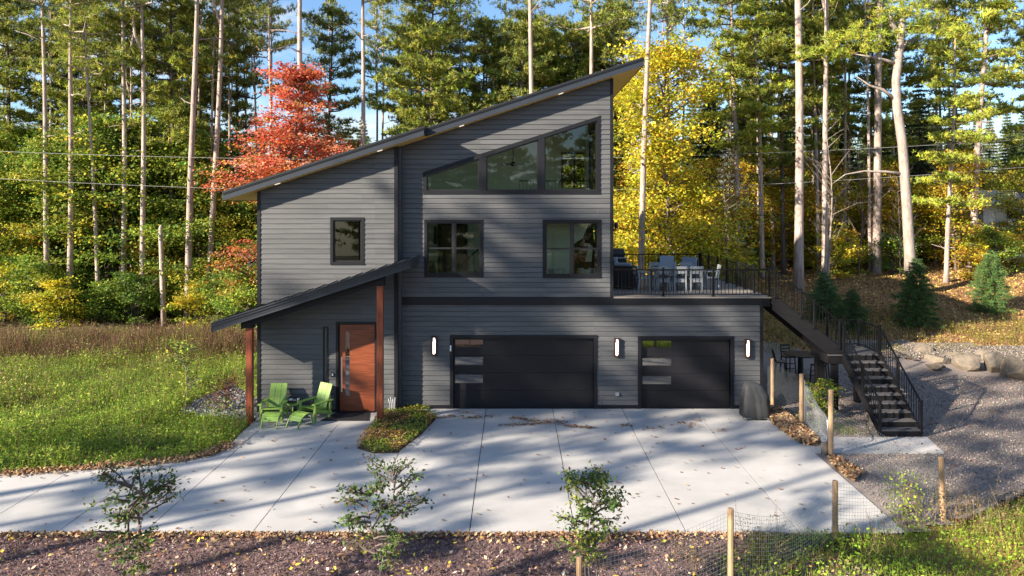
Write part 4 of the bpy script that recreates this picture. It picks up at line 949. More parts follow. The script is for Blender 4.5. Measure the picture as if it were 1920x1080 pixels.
def decid(seed, H, sp, r0, pal, cb=.3, nb=40, leaves=9000, size=.15, flat=.6, layer=.35, bark='bark_grey', pal2=None, clr=.75, shape=None, stems=1, cw=1.0, sub=3.2):
    """broadleaf: trunk, limbs and layered leaf sprays"""
    global rng; rng = np.random.default_rng(seed); tb, lb, cd = MB(), MB(), Cards(); Ps = []
    for s in range(stems):
        st0 = len(tb.v); P, R = trunk(tb, H * rng.uniform(.8, .95), r0 / (1 + .35 * (stems - 1)), .015 if r0 > .03 else .005, bend=.034 * H, n=7)
        if stems > 1:
            a = s * 6.28 / stems + rng.random(); k = rng.uniform(.04, .09)
            tb.v[st0:] = [(p[0] + math.cos(a) * k * max(0, p[2]), p[1] + math.sin(a) * k * max(0, p[2]), p[2]) for p in tb.v[st0:]]
            P = [(p[0] + math.cos(a) * k * max(0, p[2]), p[1] + math.sin(a) * k * max(0, p[2]), p[2]) for p in P]
        Ps.append(P)
    C, Wt = [], []
    for i in range(nb):
        P = Ps[i % stems]; t = (i + rng.random()) / nb; z = H * (cb + (1 - cb) * t * .9); b0 = at_z(P, min(z, P[-1][2] - .05))
        ln = sp * (shape(t) if shape else math.sqrt(max(.05, 1 - (2 * t - .75) ** 2 / 1.7))) * rng.uniform(.6, 1.12); a = rng.uniform(0, 6.28); dx, dy = math.cos(a), math.sin(a)
        rise = rng.uniform(.15, .6) + .5 * t; f_ = lambda s: b0 + np.array([dx * ln * s, dy * ln * s, ln * rise * (s - .35 * s * s)])
        lb.tube([f_(0), f_(.35) + nv(.04 * ln), f_(.7) + nv(.05 * ln), f_(1)], [.012 + .018 * ln, .010 + .010 * ln, .012, .004], 5, False)
        ns = max(2, int(ln * sub))
        for j in range(ns):
            s = .35 + .7 * (j + rng.random()) / ns; c = f_(min(1.05, s)) + np.array([-dy, dx, 0]) * rng.normal(0, .2 * ln * s) + np.array([0, 0, rng.normal(0, .12 * cw)])
            lb.tube([f_(max(0, s - .25)), c], [.008, .003], 3, False); C.append(c); Wt.append((.35 + .22 * ln * (1.2 - .4 * s)) * cw)
    C, Wt = np.array(C), np.array(Wt); n = leaves; ii = rng.integers(0, len(C), n)
    base = pick(pal if pal2 is None else pal, len(C), .18)
    if pal2 is not None:
        zz = (C[:, 2] / H); mk = rng.random(len(C)) < np.clip(1.3 - zz * 1.6, .05, .8); b2 = pick(pal2, len(C), .18); base = np.where(mk[:, None], b2, base)
    O = rng.normal(0, .55, (n, 3)) * Wt[ii][:, None] * np.array([1, 1, layer]); L_ = C[ii] + O
    cols = base[ii] * rng.uniform(1 - .3, 1.35, (n, 1)) ; mk = rng.random(n) < .3; cols[mk] = pick(pal, int(mk.sum()), .2)
    cd.leaves(L_, size, pal, flat, clr, cols=cols)
    return (tb.mesh('trunk', M[bark], True), lb.mesh('limbs', M[bark], True), cd.mesh('crown', M['foliage']))
def bare(seed, H, sp, r0, bark='bark_white', nb=26, twigs=5):
    global rng; rng = np.random.default_rng(seed); tb, lb = MB(), MB(); P, R = trunk(tb, H, r0, .015, bend=.2, n=7)
    for i in range(nb):
        z = H * (.15 + .83 * (i + rng.random()) / nb); b0 = at_z(P, z); a = rng.uniform(0, 6.28); l = sp * rng.uniform(.5, 1.1) * (1.1 - .6 * z / H); dx, dy = math.cos(a), math.sin(a); rs = rng.uniform(.3, 1.3)
        f_ = lambda s: b0 + np.array([dx * l * s, dy * l * s, rs * l * s]); lb.tube([f_(0), f_(.5) + nv(.05), f_(1)], [.022, .013, .004], 4, False)
        for _ in range(twigs): s = rng.uniform(.3, 1); c = f_(s); lb.tube([c, c + (nv(.25) + np.array([dx, dy, .8]) * .35) * l * .5], [.007, .002], 3, False)
    return (tb.mesh('trunk', M[bark], True), lb.mesh('limbs', M[bark], True), None)
def tree(name, me, x, y, z=None, s=1.0, rz=None, lean=(0, 0), label='', cat='tree', group=None, sink=.1):
    if z is None: z = float(hgt(x, y)) - sink
    r = empty(name, (x, y, z), label=label, cat=cat, group=group)
    r.rotation_mode = 'XYZ'; R_ = Matrix.Rotation(lean[0], 4, 'Y') @ Matrix.Rotation(lean[1], 4, 'X') @ Matrix.Rotation(rz if rz is not None else random.uniform(0, 6.28), 4, 'Z')
    r.rotation_euler = R_.to_euler(); r.scale = (s,) * 3 if not hasattr(s, '__len__') else s
    for nm, m_ in zip(('trunk', 'limbs', 'crown'), me):
        if m_: put(nm, m_, r, kind='stuff' if nm == 'limbs' else None)
    return r

ones = lambda t: .55 + .45 * math.sin(math.pi * (t * .8 + .1))
TALL = [pine(100 + i, 26, 19.5 - (i % 3) * .8, 3.0, .19, PINE if i % 2 else PINE + PINE_Y, whorls=8, per=4, fork=[None, 15.5, None, 16.5][i], stubs=6, padr=.6, padn=10) for i in range(4)]
FULL = [pine(200 + i, 23, [9, 6.5, 11, 8][i], 3.6, .17, PINE if i % 2 else PINE + PINE_Y, profile=RND, whorls=15, per=5, stubs=12, padr=.62, padn=13, bark='bark_dark', L=.30, w=.06) for i in range(4)]
WHITEP = [pine(300 + i, 20, [6, 8.5][i], 3.4, .19, PINE_Y + PINE[:2], profile=RND, whorls=10, per=4, stubs=12, padr=.66, padn=20, bark='bark_pale', up=.05, L=.26, w=.055, limbbark='bark_dark') for i in range(2)]
SPRUCE = [spruce(400, 19, 3.6, .2, SPR, .6, 36, 8, w=.09, L=.28), spruce(401, 17, 3.1, .18, SPR + PINE[:2], .6, 34, 8, w=.09, L=.28), spruce(402, 21, 4.0, .2, [(.07, .085, .03), (.09, .10, .035), (.045, .07, .025)], .8, 38, 8, droop=.5, w=.09, L=.28)]
YOUNG = [spruce(420, 3.4, 1.15, .05, [(.09, .16, .05), (.13, .22, .06), (.07, .12, .04)], .1, 15, 9, L=.15, w=.02, droop=-.45, dens=3.4), spruce(421, 2.6, 1.15, .05, [(.07, .13, .05), (.10, .17, .05)], .1, 12, 9, L=.13, w=.02, droop=-.35, dens=3.2)]
BROAD = [decid(500, 9, 2.6, .10, GRN + YGR[:3], .18, 42, 11000, .155, stems=1), decid(501, 7, 2.3, .08, YGR, .12, 38, 10000, .15, stems=2), decid(502, 8, 2.2, .08, GRN + YGR[1:2], .12, 38, 11000, .155), decid(503, 6, 2.2, .07, YGR + ORG, .1, 34, 9000, .14, stems=2), decid(504, 12, 3.2, .13, GRN + YGR[:4], .2, 56, 16000, .17)]
BUSH = [decid(520, 2.6, 1.3, .03, GRN + YGR[:2], .05, 30, 5200, .10, stems=4, cw=.75), decid(521, 2.0, 1.2, .03, GRN, .05, 28, 5000, .10, stems=4, cw=.75), decid(522, 2.2, 1.2, .03, YEL[:4] + ORG, .05, 26, 4200, .10, stems=4, cw=.7), decid(523, 2.3, 1.2, .03, YGR + YEL, .05, 26, 4600, .10, stems=4, cw=.7)]
BARE = [bare(600, 9, 2.2, .06), bare(601, 8, 2.0, .05, 'bark_grey', 34, 8)]

# ---- trunks the photograph shows one by one: (px base, py base, px at the top edge, width px, kind)
def gz(px, d): return float(hgt(X(px, d), d - DY))
def solve_d(px, py):
    d = 40.0
    for _ in range(40): d = .5 * d + .5 * F_PX * (CAM_H - gz(px, d)) / (py - HY)
    return min(max(d, 34), 70)
left = [(90, 596, 75, 11, 0, 'tall pale pine trunk at the far left, first in the front row'), (129, 600, 141, 11, 2, 'tall pale pine trunk, second from the left in the front row'),
        (186, 596, 163, 8.5, 0, 'slender pale pine trunk, third from the left, leaning left'), (231, 598, 234, 11, 1, 'forked pale pine trunk, fourth from the left'),
        (268, 600, 262, 11, 3, 'forked pale pine trunk, fifth from the left, beside the cable'), (352, 606, 362, 13, 2, 'thick pale pine trunk right of the broken snag'),
        (390, 594, 411, 12, 3, 'pale pine trunk leaning right, nearest the house in the left row')]
for i, (px, py, pt_, w_, k, lb) in enumerate(left):
    d = solve_d(px, py); tree('pine_tree', TALL[k], X(px, d), d - DY, s=w_ * d / F_PX / .36, rz=[0, 1.3, 2.2, .2, 3.3, 4, 3.14][i], lean=(math.atan((pt_ - px) / py), 0), label=lb, cat='pine tree', group='front row of tall pines left of the house')
d = 44; sn = empty('snag', (X(308, d), d - DY, gz(308, d) - .1), label='short dead pine trunk snapped off halfway, between taller trunks', cat='dead tree')
zt = 7.15 - (422 - 380) * d / 1400 - gz(308, d); MB().tube([(0, 0, -.2), (-.1, 0, 2.5), (-.22, 0, zt - .15), (-.2, 0, zt + .1)], [.17, .15, .13, .07], 10).build('trunk', M['bark_pale'], sn, smooth=True)
mid = [(567, 600, 567, 13, 2, 'pale pine trunk in front of the red maple'), (672, 600, 684, 11, 0, 'pale pine trunk right of the red maple, behind the roof'), (1003, 600, 999, 12, 0, 'pale pine trunk rising above the middle of the roof'), (1104, 600, 1103, 11, 2, 'pale pine trunk rising above the upper roof near its peak'), (1200, 596, 1214, 12.5, 0, 'pale pine trunk at the peak of the roof in front of the yellow maple')]
for i, (px, py, pt_, w_, k, lb) in enumerate(mid):
    d = 44 if i != 4 else 39.5
    tree('pine_tree', TALL[k], X(px, d), d - DY, s=w_ * d / F_PX / .35, rz=i * 1.1, lean=(math.atan((pt_ - px) / py), 0), label=lb, cat='pine tree', group='tall pines behind the roof')
right = [(1497, 545, 1502, 17, 0, 2, 'thick straight pine trunk behind the deck stairs'), (1547, 530, 1545, 12, 0, 1, 'darker pine trunk just right of the thick straight one'), (1643, 512, 1655, 15, 0, 1, 'dark-barked pine left of the bent pale one'),
         (1774, 530, 1790, 9, 1, 0, 'slender pale pine near the right, green from halfway up'), (1822, 505, 1846, 13, 1, 1, 'tall dark pine with open dark branches at the right'), (1430, 520, 1412, 10, 1, 1, 'pine with a pale trunk behind the far end of the deck rail'), (1383, 520, 1378, 11, 1, 1, 'pine just left of the far end of the deck'), (1450, 505, 1447, 8, 0, 2, 'thin pine trunk left of the thick straight one')]
for i, (px, py, pt_, w_, kind, k, lb) in enumerate(right):
    d = solve_d(px, py); me = (TALL[k] if kind == 0 else (WHITEP[k % 2]))
    tree('pine_tree', me, X(px, d), d - DY, s=w_ * d / F_PX / .37, rz=i * 1.7, lean=(math.atan((pt_ - px) / py), 0), label=lb, cat='pine tree', group='pines on the slope right of the house')
# the bent pale pine with bare limbs
def bent_pine():
    global rng; rng = np.random.default_rng(77); d = 41.5; bx_, by_ = X(1706, d), d - DY; z0 = gz(1706, d)
    r = empty('bent_pine', (bx_, by_, z0 - .1), label='large bent pale-barked pine with broken top and bare crooked limbs', cat='pine tree')
    pp = lambda px, py, dy=0: (X(px, d) - bx_, dy, 7.15 - (py - 380) * d / 1400 - z0 + .1)
    MB().tube([pp(1708, 512), pp(1706, 480), pp(1700, 380), pp(1692, 270), pp(1682, 200), pp(1680, 150), pp(1687, 90), pp(1690, 60), pp(1693, 20)], [.36, .29, .265, .25, .24, .22, .21, .2, .15], 12).build('trunk', M['bark_white'], r, smooth=True)
    f = MB()
    def limb(*a): MB().tube(*a).build('limb', M['bark_white'], r, smooth=True)
    limb([pp(1688, 62), pp(1672, 45), pp(1668, 20)], [.16, .13, .05], 8); limb([pp(1680, 188), pp(1655, 168), pp(1630, 160), pp(1606, 143)], [.10, .09, .06, .02], 7); limb([pp(1682, 120), pp(1660, 113), pp(1630, 106), pp(1595, 100)], [.10, .09, .06, .02], 7); limb([pp(1694, 326), pp(1660, 322), pp(1620, 321), pp(1585, 327), pp(1560, 345)], [.09, .075, .05, .035, .01], 6)
    limb([pp(1686, 100), pp(1720, 70, 1), pp(1760, 60, 1.5)], [.1, .07, .03], 6)
    cd = Cards()
    for (px, py, rr) in [(1690, 40, 1.3), (1660, 25, 1.3), (1720, 60, 1.2), (1750, 40, 1.3), (1620, 55, 1.2), (1580, 70, 1.1), (1605, 95, .9), (1700, 0, 1.4), (1760, 70, .9), (1640, 70, 1.0), (1555, 100, .9), (1510, 95, .8)]:
        for _ in range(6): pads(cd, np.array(pp(px, py)) + nv(.55) * np.array([1, 1, .5]), rr * .6, 12, PINE_Y, 11, .26, .045)
    put('crown', cd.mesh('crown', M['needles']), r)
bent_pine()
# maples
red = decid(700, 15.6, 4.2, .15, RED, .34, 125, 25000, .155, .8, .17, pal2=RED[:4] + ORG, shape=lambda t: max(.12, 1.0 - .88 * t + .10 * math.sin(t * 9)))
d = 43.0; tree('red_maple', red, X(560, d), d - DY, label='red maple in full autumn colour behind the low end of the roof', cat='maple tree', s=1.0, rz=.4, z=1.0)
lowred = decid(701, 6.5, 2.4, .08, RED + ORG, .3, 34, 4500, .16, .8, .28, pal2=YGR)
tree('red_maple', lowred, X(468, 42), 42 - DY, s=.8, label='smaller orange-red maple low beside the left house corner', cat='maple tree')
yel = decid(710, 17.6, 3.8, .17, YEL + YGR[2:3] + [(.46, .50, .05)], .10, 110, 32000, .18, .55, .5, pal2=YEL[:2] + YGR, shape=lambda t: .95 - .35 * t + .12 * math.sin(t * 11))
tree('yellow_maple', yel, X(1262, 42), 42 - DY, label='large bright yellow maple rising behind the roof deck', cat='maple tree', z=-.1)
yel2 = decid(711, 9, 2.5, .1, YEL + ORG, .08, 50, 9000, .17, .55, .5)
tree('yellow_maple', yel2, X(1215, 46), 46 - DY, label='shorter yellow maple in line with the roof peak trunk', cat='maple tree'); tree('yellow_maple', yel2, X(1330, 45), 45 - DY, rz=2, label='golden maple low behind the right deck railing', cat='maple tree', s=.85)
bl = spruce(430, 9.5, 1.7, .1, BLUE, 1.5, 20, 6, L=.16, w=.04, droop=.1); tree('blue_spruce', bl, X(1366, 48), 48 - DY, label='pale blue-grey spruce right of the yellow maple', cat='spruce tree')
gold = [(22, 50, 8.5, 1, 'yellow-leaved tree at the left picture edge'), (60, 47, 6, 3, 'golden bush-like tree low at the left picture edge')]
for px, d, h, k, lb in gold: tree('broadleaf_tree', BROAD[k], X(px, d), d - DY, s=h / [9, 7, 8, 6, 12][k], label=lb, cat='tree')
for px, d, k, s, lb in ((1552, 43, 0, 1.15, 'slim bare pale sapling between dark pines at the right'), (1610, 46, 1, 1.1, 'leafless grey tree with fine twigs left of the bent pine'), (1362, 41, 0, .8, 'bare pale sapling behind the deck rail'), (770, 46, 1, 1.35, 'fine-twigged leafless tree behind the stepped roof')):
    tree('bare_tree', BARE[k], X(px, d), d - DY, s=s, label=lb, cat='bare tree')
for px, py, k, s, lb in ((1718, 612, 0, 1.0, 'young bushy pine standing alone in front of the bent pine'), (1857, 585, 0, .95, 'young bright green pine at the right, in the sun'), (1545, 600, 1, .95, 'young pine seen through the stair railing'), (1600, 622, 1, .82, 'smallest young pine, above the stair landing')):
    d = min(solve_d(px, py), 41); tree('young_pine', YOUNG[k], X(px, d), d - DY, s=s, label=lb, cat='young pine', group='young pines on the slope')

# ---- the wood behind, tree by tree
R2 = random.Random(12)
LM = [(0, 'near the left picture edge'), (90, 'beyond the first two left trunks'), (160, 'beyond the third left trunk'), (225, 'beyond the forked fourth trunk'), (285, 'beyond the snapped-off snag'), (350, 'beyond the thick trunk right of the snag'), (420, 'beyond the trunk nearest the house'), (480, 'left of the red maple'), (560, 'straight behind the red maple'), (640, 'just right of the red maple'), (720, 'above the low end of the upper roof'), (800, 'above the step in the roof edge'), (880, 'above the middle of the roof'), (960, 'above the upper middle of the roof'), (1040, 'left of the trunk near the roof peak'), (1120, 'beside the roof peak'), (1200, 'behind the roof-peak trunk'),
      (1270, 'behind the yellow maple'), (1345, 'right of the yellow maple'), (1400, 'behind the end of the deck rail'), (1460, 'left of the thick straight trunk'), (1520, 'right of the thick straight trunk'), (1590, 'between the thick trunk and the bent pine'), (1650, 'left of the bent pine'), (1710, 'behind the bent pine'), (1770, 'by the slender right-hand pine'), (1830, 'by the white shed'), (1890, 'near the right picture edge'), (1960, 'beyond the right picture edge')]
USED = {}
def where(px, d, d0, d1):
    a = min(LM, key=lambda q: abs(q[0] - px))[1]; return a + (', nearer' if d < d0 + (d1 - d0) * .34 else ', deeper' if d > d0 + (d1 - d0) * .67 else '')
def scatter(n, x0, x1, d0, d1, protos, s0, s1, name, label, cat, group, avoid=1.6, mind=None):
    placed = []; tries = 0
    while len(placed) < n and tries < n * 40:
        tries += 1; d = R2.uniform(d0, d1); px = R2.uniform(x0, x1); x, y = X(px, d), d - DY
        if any((x - a) ** 2 + (y - b) ** 2 < avoid ** 2 for a, b in placed): continue
        if -10.5 < x < 10 and y < 10.5: continue
        if (685 < px < 765 or 1715 < px < 1790) and name == 'pine_tree' and s1: continue
        if 1805 < px < 1900 and d < 57 and name != 'bare_tree' and name != 'shrub': continue
        placed.append((x, y)); tree(name, R2.choice(protos), x, y, s=R2.uniform(s0, s1) if s1 else s0, rz=R2.uniform(0, 6.28), lean=(R2.gauss(0, .015), 0), label=label + ' ' + where(px, d, d0, d1).replace('trunk nearest the house', 'last trunk'), cat=cat, group=group)
scatter(10, -30, 540, 49, 53, [BROAD[4], BROAD[0]], .9, 1.2, 'broadleaf_tree', 'tall sunlit broadleaf tree', 'tree', 'sunlit broadleaf trees behind the front trunks', 1.5)
scatter(10, -20, 520, 47, 58, FULL, .82, .98, 'pine_tree', 'dark-trunked full-crowned pine', 'pine tree', 'full-crowned pines in the left wood', 2.0)
scatter(17, 600, 1180, 47, 58, FULL, .78, .92, 'pine_tree', 'full-crowned pine', 'pine tree', 'full-crowned pines behind the roof', 2.0)
scatter(9, 1330, 1940, 47, 58, WHITEP + FULL[:2], .78, .98, 'pine_tree', 'open-branched pine', 'pine tree', 'open-branched pines on the right', 2.4)
scatter(34, -60, 700, 55, 78, SPRUCE, .5, .74, 'spruce_tree', 'dark drooping spruce', 'spruce tree', 'spruces in the left wood', 2.6)
scatter(30, 640, 1460, 58, 82, SPRUCE, .55, .8, 'spruce_tree', 'dark spruce', 'spruce tree', 'spruces behind the house', 2.6)
scatter(30, 1400, 2000, 56, 84, SPRUCE, .48, .7, 'spruce_tree', 'dark spruce', 'spruce tree', 'spruces in the right wood', 2.6)
scatter(90, -260, 2200, 80, 110, SPRUCE, .6, .85, 'far_tree', 'distant hazy-edged tree', 'tree', 'distant trees closing the wood', 3)
scatter(44, -60, 520, 46.5, 60, [BROAD[0], BROAD[1], BROAD[4], BROAD[1], BROAD[2], BROAD[3]], .75, 1.2, 'broadleaf_tree', 'green understory tree', 'tree', 'understory trees in the left wood', 1.7)
scatter(24, 560, 1200, 47, 60, BROAD, .8, 1.3, 'broadleaf_tree', 'green broadleaf tree', 'tree', 'broadleaf trees behind the house', 2.2)
scatter(36, 1300, 1960, 48, 66, BROAD[1:4] + [yel2], .55, 1.0, 'broadleaf_tree', 'yellow-green understory tree', 'tree', 'understory trees in the right wood', 2.0)
scatter(40, -40, 480, 44.0, 51, BUSH[:2] + BUSH[3:], .6, 1.5, 'shrub', 'leafy shrub at the wood edge', 'shrub', 'shrubs along the left wood edge', 1.3)
scatter(30, 1160, 1960, 45, 56, BUSH, .7, 1.3, 'shrub', 'leafy golden forest-floor shrub', 'shrub', 'shrubs on the right forest floor', 1.3)
scatter(16, 1420, 1960, 46, 62, BARE, .5, .9, 'bare_tree', 'thin leafless sapling', 'bare tree', 'leafless saplings on the right', 1.6)
POLE = [tuple(m if j != 1 else None for j, m in enumerate(t)) for t in TALL]
scatter(17, -20, 540, 47, 60, TALL, (.62, .62, .9), None, 'pine_tree', 'thin bare pale pine trunk', 'pine tree', 'thin second-row pine trunks on the left', 1.6)
scatter(9, 600, 1180, 47, 60, TALL, (.66, .66, .88), None, 'pine_tree', 'thin bare pale pine trunk', 'pine tree', 'thin pine trunks behind the roof', 1.6)
scatter(17, 1240, 1960, 46, 60, TALL, (.62, .62, .85), None, 'pine_tree', 'thin bare pale pine trunk', 'pine tree', 'thin pine trunks on the right slope', 1.6)
scatter(8, 0, 560, 46, 60, BARE, .6, 1.0, 'bare_tree', 'thin leafless sapling', 'bare tree', 'leafless saplings on the left', 1.6)
tree('shrub', BUSH[0], X(70, 44), 44 - DY, s=1.5, label='big leafy shrub in front of the first left trunks', cat='shrub'); tree('shrub', BUSH[3], X(105, 43), 43 - DY, s=1.3, label='yellow-tinged shrub at the foot of the second left trunk', cat='shrub'); tree('shrub', BUSH[1], X(440, 43.5), 43.5 - DY, s=1.7, label='tall green shrub between the last left trunk and the house', cat='shrub'); tree('shrub', BUSH[0], X(470, 41), 41 - DY, s=1.3, label='green shrub touching the left house corner', cat='shrub')
gb = decid(530, 1.9, .95, .02, YGR[:4] + GRN, .1, 30, 2600, .10, stems=4, cw=.45, sub=6); tree('shrub', gb, X(1530, 25.2), -1.0, s=.62, z=.0, label='small yellow-green shrub behind the garden gate', cat='shrub')

# ---- wood across the drive, behind the camera: shades the house and shows in the panes
LOWP = [pine(330, 22, 4.5, 3.6, .2, PINE, whorls=17, per=5, stubs=4, padr=.85, padn=12, bark='bark_dark', L=.34, w=.085)]
THIN = [pine(331 + i, 22, [8, 12][i], 2.3, .17, PINE, whorls=8, per=4, stubs=6, padr=.6, padn=10, bark='bark_dark', L=.30, w=.07) for i in range(2)]
for i, x_ in enumerate(np.arange(-14, 30, 3.6)):
    for j in range(2):
        tree('pine_tree' if j == 0 else 'broadleaf_tree', LOWP[0] if j == 0 else BROAD[i % 5], float(x_) + R2.uniform(-1, 1), -50 - 5 * j + R2.uniform(-2, 2), z=-2, s=R2.uniform(.8, 1.1), label='tree in the wood across the drive, behind the viewpoint', cat='tree', group='wood across the drive')
def shade(tx, tz, t, k, s=1.0, plane_y=0.0):
    """tree whose crown centre lies t metres from a house point towards the sun"""
    p = Vector((tx, plane_y, tz)) + SUN * t; me, ch = k; h = ch * s
    tree('pine_tree', me, p.x, p.y, z=p.z - h, s=s, rz=R2.uniform(0, 6.28), label='pine standing across the driveway, behind the viewpoint', cat='pine tree', group='pines behind the viewpoint')
SH = []
SHADES = [(0.8, -1.2, 42, THIN[1], 16, 1.0), (4.6, -.6, 45, THIN[0], 15, 1.0), (8.2, -1.2, 40, THIN[1], 16, 1.0), (12.5, -1, 46, THIN[0], 15, 1.0), (-4.6, -5.5, 38, THIN[0], 14, .8), (-6.8, 0.5, 60, THIN[0], 17, .7), (19, -2, 44, THIN[1], 15, 1.0), (1.8, 1.6, 54, THIN[1], 17, 1.0), (24, -3, 42, THIN[0], 14, 1.0), (0.2, 4.2, 40, THIN[1], 17, .8)]
# shade trees: (target x, target z on the house front, distance, tree, crown height, scale)
for tx, tz, t, me, ch, s in SHADES:
    shade(tx, tz, t, (me, ch), s)
# ---------------------------------------------------------------- ground cover
rng = np.random.default_rng(99)
def pts_in(poly, n):
    px_, py_ = [p[0] for p in poly], [p[1] for p in poly]; x = rng.uniform(min(px_), max(px_), n); y = rng.uniform(min(py_), max(py_), n); k = inpoly(x, y, poly); return x[k], y[k]
GRASS = [(.24, .36, .035), (.30, .44, .05), (.17, .28, .03), (.38, .46, .06)]
DRY = [(.26, .19, .085), (.20, .14, .06), (.34, .26, .12), (.15, .13, .05)]; BRN = [(.17, .095, .06), (.12, .07, .045), (.24, .14, .09)]
LEAF = [(.34, .20, .10), (.26, .14, .075), (.45, .29, .15), (.20, .10, .06), (.50, .36, .20)]
drv_l = [G(0, 889), G(120, 882), G(250, 872), G(340, 862), G(395, 851), G(430, 835), G(452, 812), G(466, 800)]
meadow = [(-40, -7.0), (-22, -6.6)] + drv_l + [(-8.8, -1.0), (-8.9, 8), (-7, 13.5), (-40, 14.5)]
gbd = [G(335, 770), G(385, 740), G(440, 722), (-8.2, -.3), G(462, 790), G(410, 782)]
def cover(name, poly, n, h, lf, pal_fn, label, leafsize=.07, stalk=0, dens=None, zoff=0.0, excl=None, blade_frac=.4, bw=.012):
    x, y = pts_in(poly, n)
    if excl is not None: k = ~inpoly(x, y, excl); x, y = x[k], y[k]
    if dens: k = rng.random(len(x)) < dens(x, y); x, y = x[k], y[k]
    z = hgt(x, y) + zoff; cl = fbm(x, y, 1.3); hh = h(x, y) * (.35 + 1.3 * cl)
    cd = Cards(); nb = int(len(x) * blade_frac); P = np.stack([x, y, z], 1); cols = pal_fn(x, y)
    cd.blades(P[:nb], rng.normal(0, .33, (nb, 3)) + np.array([0, 0, 1]), hh[:nb] * rng.uniform(.6, 1.3, nb), bw, None, cols=cols[:nb])
    P2 = P[nb:].copy(); P2[:, 2] += hh[nb:] * rng.uniform(.15, 1.0, len(P2)); cd.leaves(P2, leafsize, None, .8, .62, cols=cols[nb:])
    return tag(put(name, cd.mesh(name, M['foliage'])), label, None, None, 'stuff')
def mixcol(palA, palB, wf):
    def fn(x, y):
        a, b = pick(palA, len(x), .25), pick(palB, len(x), .25); w_ = (rng.random(len(x)) < wf(x, y))[:, None]; return np.where(w_, a, b)
    return fn
near = lambda x, y: np.clip(1.15 - (y + 7) / 26, .25, 1)
cover('meadow_grass', meadow, 330000, lambda x, y: .16 + .014 * (y + 7) + .5 * np.maximum(fbm(x + 3, y, 1.1) - .5, 0), None, mixcol(GRASS + GRN[:2], DRY + YGR[:2], lambda x, y: np.clip(1.4 - (y + 6) / 17 + (fbm(x, y, .35) - .5) * 1.5, .12, .92)), 'green weeds and grass of the meadow left of the house', .075, dens=near, excl=gbd)
tallw = [(-34, 7.6), (-9.3, 8.5), (-9, 12.3), (-34, 12.6)]
cover('tall_weeds', tallw, 60000, lambda x, y: .5 + .9 * fbm(x, y, .8), None, mixcol(BRN, YGR[:2] + GRN[:2] + DRY[:1], lambda x, y: np.clip(fbm(x, y, .5) * 1.8 - .05, .2, .95)), 'dry brown goldenrod stalks at the back of the meadow', .07, blade_frac=.35, bw=.02, dens=lambda x, y: np.clip(fbm(x, y, .7) * 2.2 - .45 + np.clip((-13 - x) * .06, 0, .5), .04, 1))
fr = [(9.9, -9.45), (12.6, -7.7), (16, -5.4), (30, 3), (30, -24), (2.2, -24), (3.0, -13.0), (4.2, -10.6), (5.5, -9.95), (8.5, -9.8)]
cover('front_grass', fr, 300000, lambda x, y: .24 + .4 * np.maximum(fbm(x + 3, y, 1.3) - .5, 0), None, mixcol(GRASS, DRY + YGR[:2], lambda x, y: np.clip((x - 3.9) * .36 + np.clip((-9.8 - y) * .2, -.2, .4) - (fbm(x, y, .8) - .5) * 1.6, .15, .96)), 'bright green grass and weeds in the front right corner', .075, dens=lambda x, y: np.where(y > -16, 1, .3) * np.clip((x - 2.3) * .35, .1, 1))
cover('weed_clumps', meadow, 230000, lambda x, y: .50 + .5 * fbm(x, y, .9), None, mixcol([(.30, .40, .05), (.20, .32, .04), (.38, .42, .07), (.14, .24, .03)], DRY + BRN + [(.45, .38, .2)], lambda x, y: np.clip(1.3 - (y + 6) / 15 + (fbm(x + 7, y, .6) - .5) * 1.8, .08, .95)), 'leafy weed clumps standing out of the meadow', .095, dens=lambda x, y: np.maximum(near(x, y), .5) * (vnoise(x + 20, y, 1.15) * .7 + vnoise(x, y + 9, 2.9) * .3 > .58), excl=gbd, blade_frac=.25)
cover('meadow_stalks', meadow, 30000, lambda x, y: .75 + .35 * fbm(x, y, .9), None, mixcol(BRN + DRY[:1], YGR[:2] + DRY, lambda x, y: .65 + 0 * x), 'brown seed stalks scattered through the meadow', .05, dens=lambda x, y: np.clip((y + 5) / 16, .02, .8) * (vnoise(x + 40, y + 11, .8) > .52), excl=gbd, blade_frac=.45, bw=.014)
# dry weed stems
def stems(name, spots, label, pal, h=.7, n=60, lf=.04):
    cd = Cards()
    for (x, y, sp, hh, k) in spots:
        z = float(hgt(x, y)); P = np.stack([x + rng.normal(0, sp, k), y + rng.normal(0, sp, k), np.full(k, z)], 1); D = rng.normal(0, .22, (k, 3)) + np.array([0, 0, 1]); L = hh * rng.uniform(.5, 1.1, k)
        cd.blades(P, D, L, .010, pal); m_ = 7; Q = np.repeat(P + unit(D) * L[:, None] * .0, m_, 0) + np.repeat(unit(D), m_, 0) * (np.repeat(L, m_) * rng.uniform(.35, 1.0, k * m_))[:, None] + rng.normal(0, .035, (k * m_, 3)); cd.leaves(Q, lf, pal, .2, .5)
    return tag(put(name, cd.mesh(name, M['foliage'])), label, None, None, 'stuff')
stems('dry_weeds', [(X(px, d), d - DY, sp, hh, k) for px, d, sp, hh, k in ((1640, 15.4, .3, 1.0, 26), (1420, 14.9, .22, 1.3, 40), (1440, 15.0, .2, 1.1, 20), (1270, 15.2, .12, .55, 16), (1300, 15.0, .15, .6, 20), (1320, 14.8, .15, .5, 16), (1238, 13.9, .25, .45, 40), (1190, 13.6, .25, .4, 20), (1740, 16.4, .22, 1.15, 26), (1800, 16.3, .3, 1.0, 40), (1860, 16.0, .4, .9, 60), (1900, 16.5, .4, 1.1, 50), (1700, 16.6, .2, 1.2, 22), (1830, 17.2, .3, .8, 30))], 'dry straw-coloured weed stems along the wire fence', DRY + [(.42, .28, .17)])
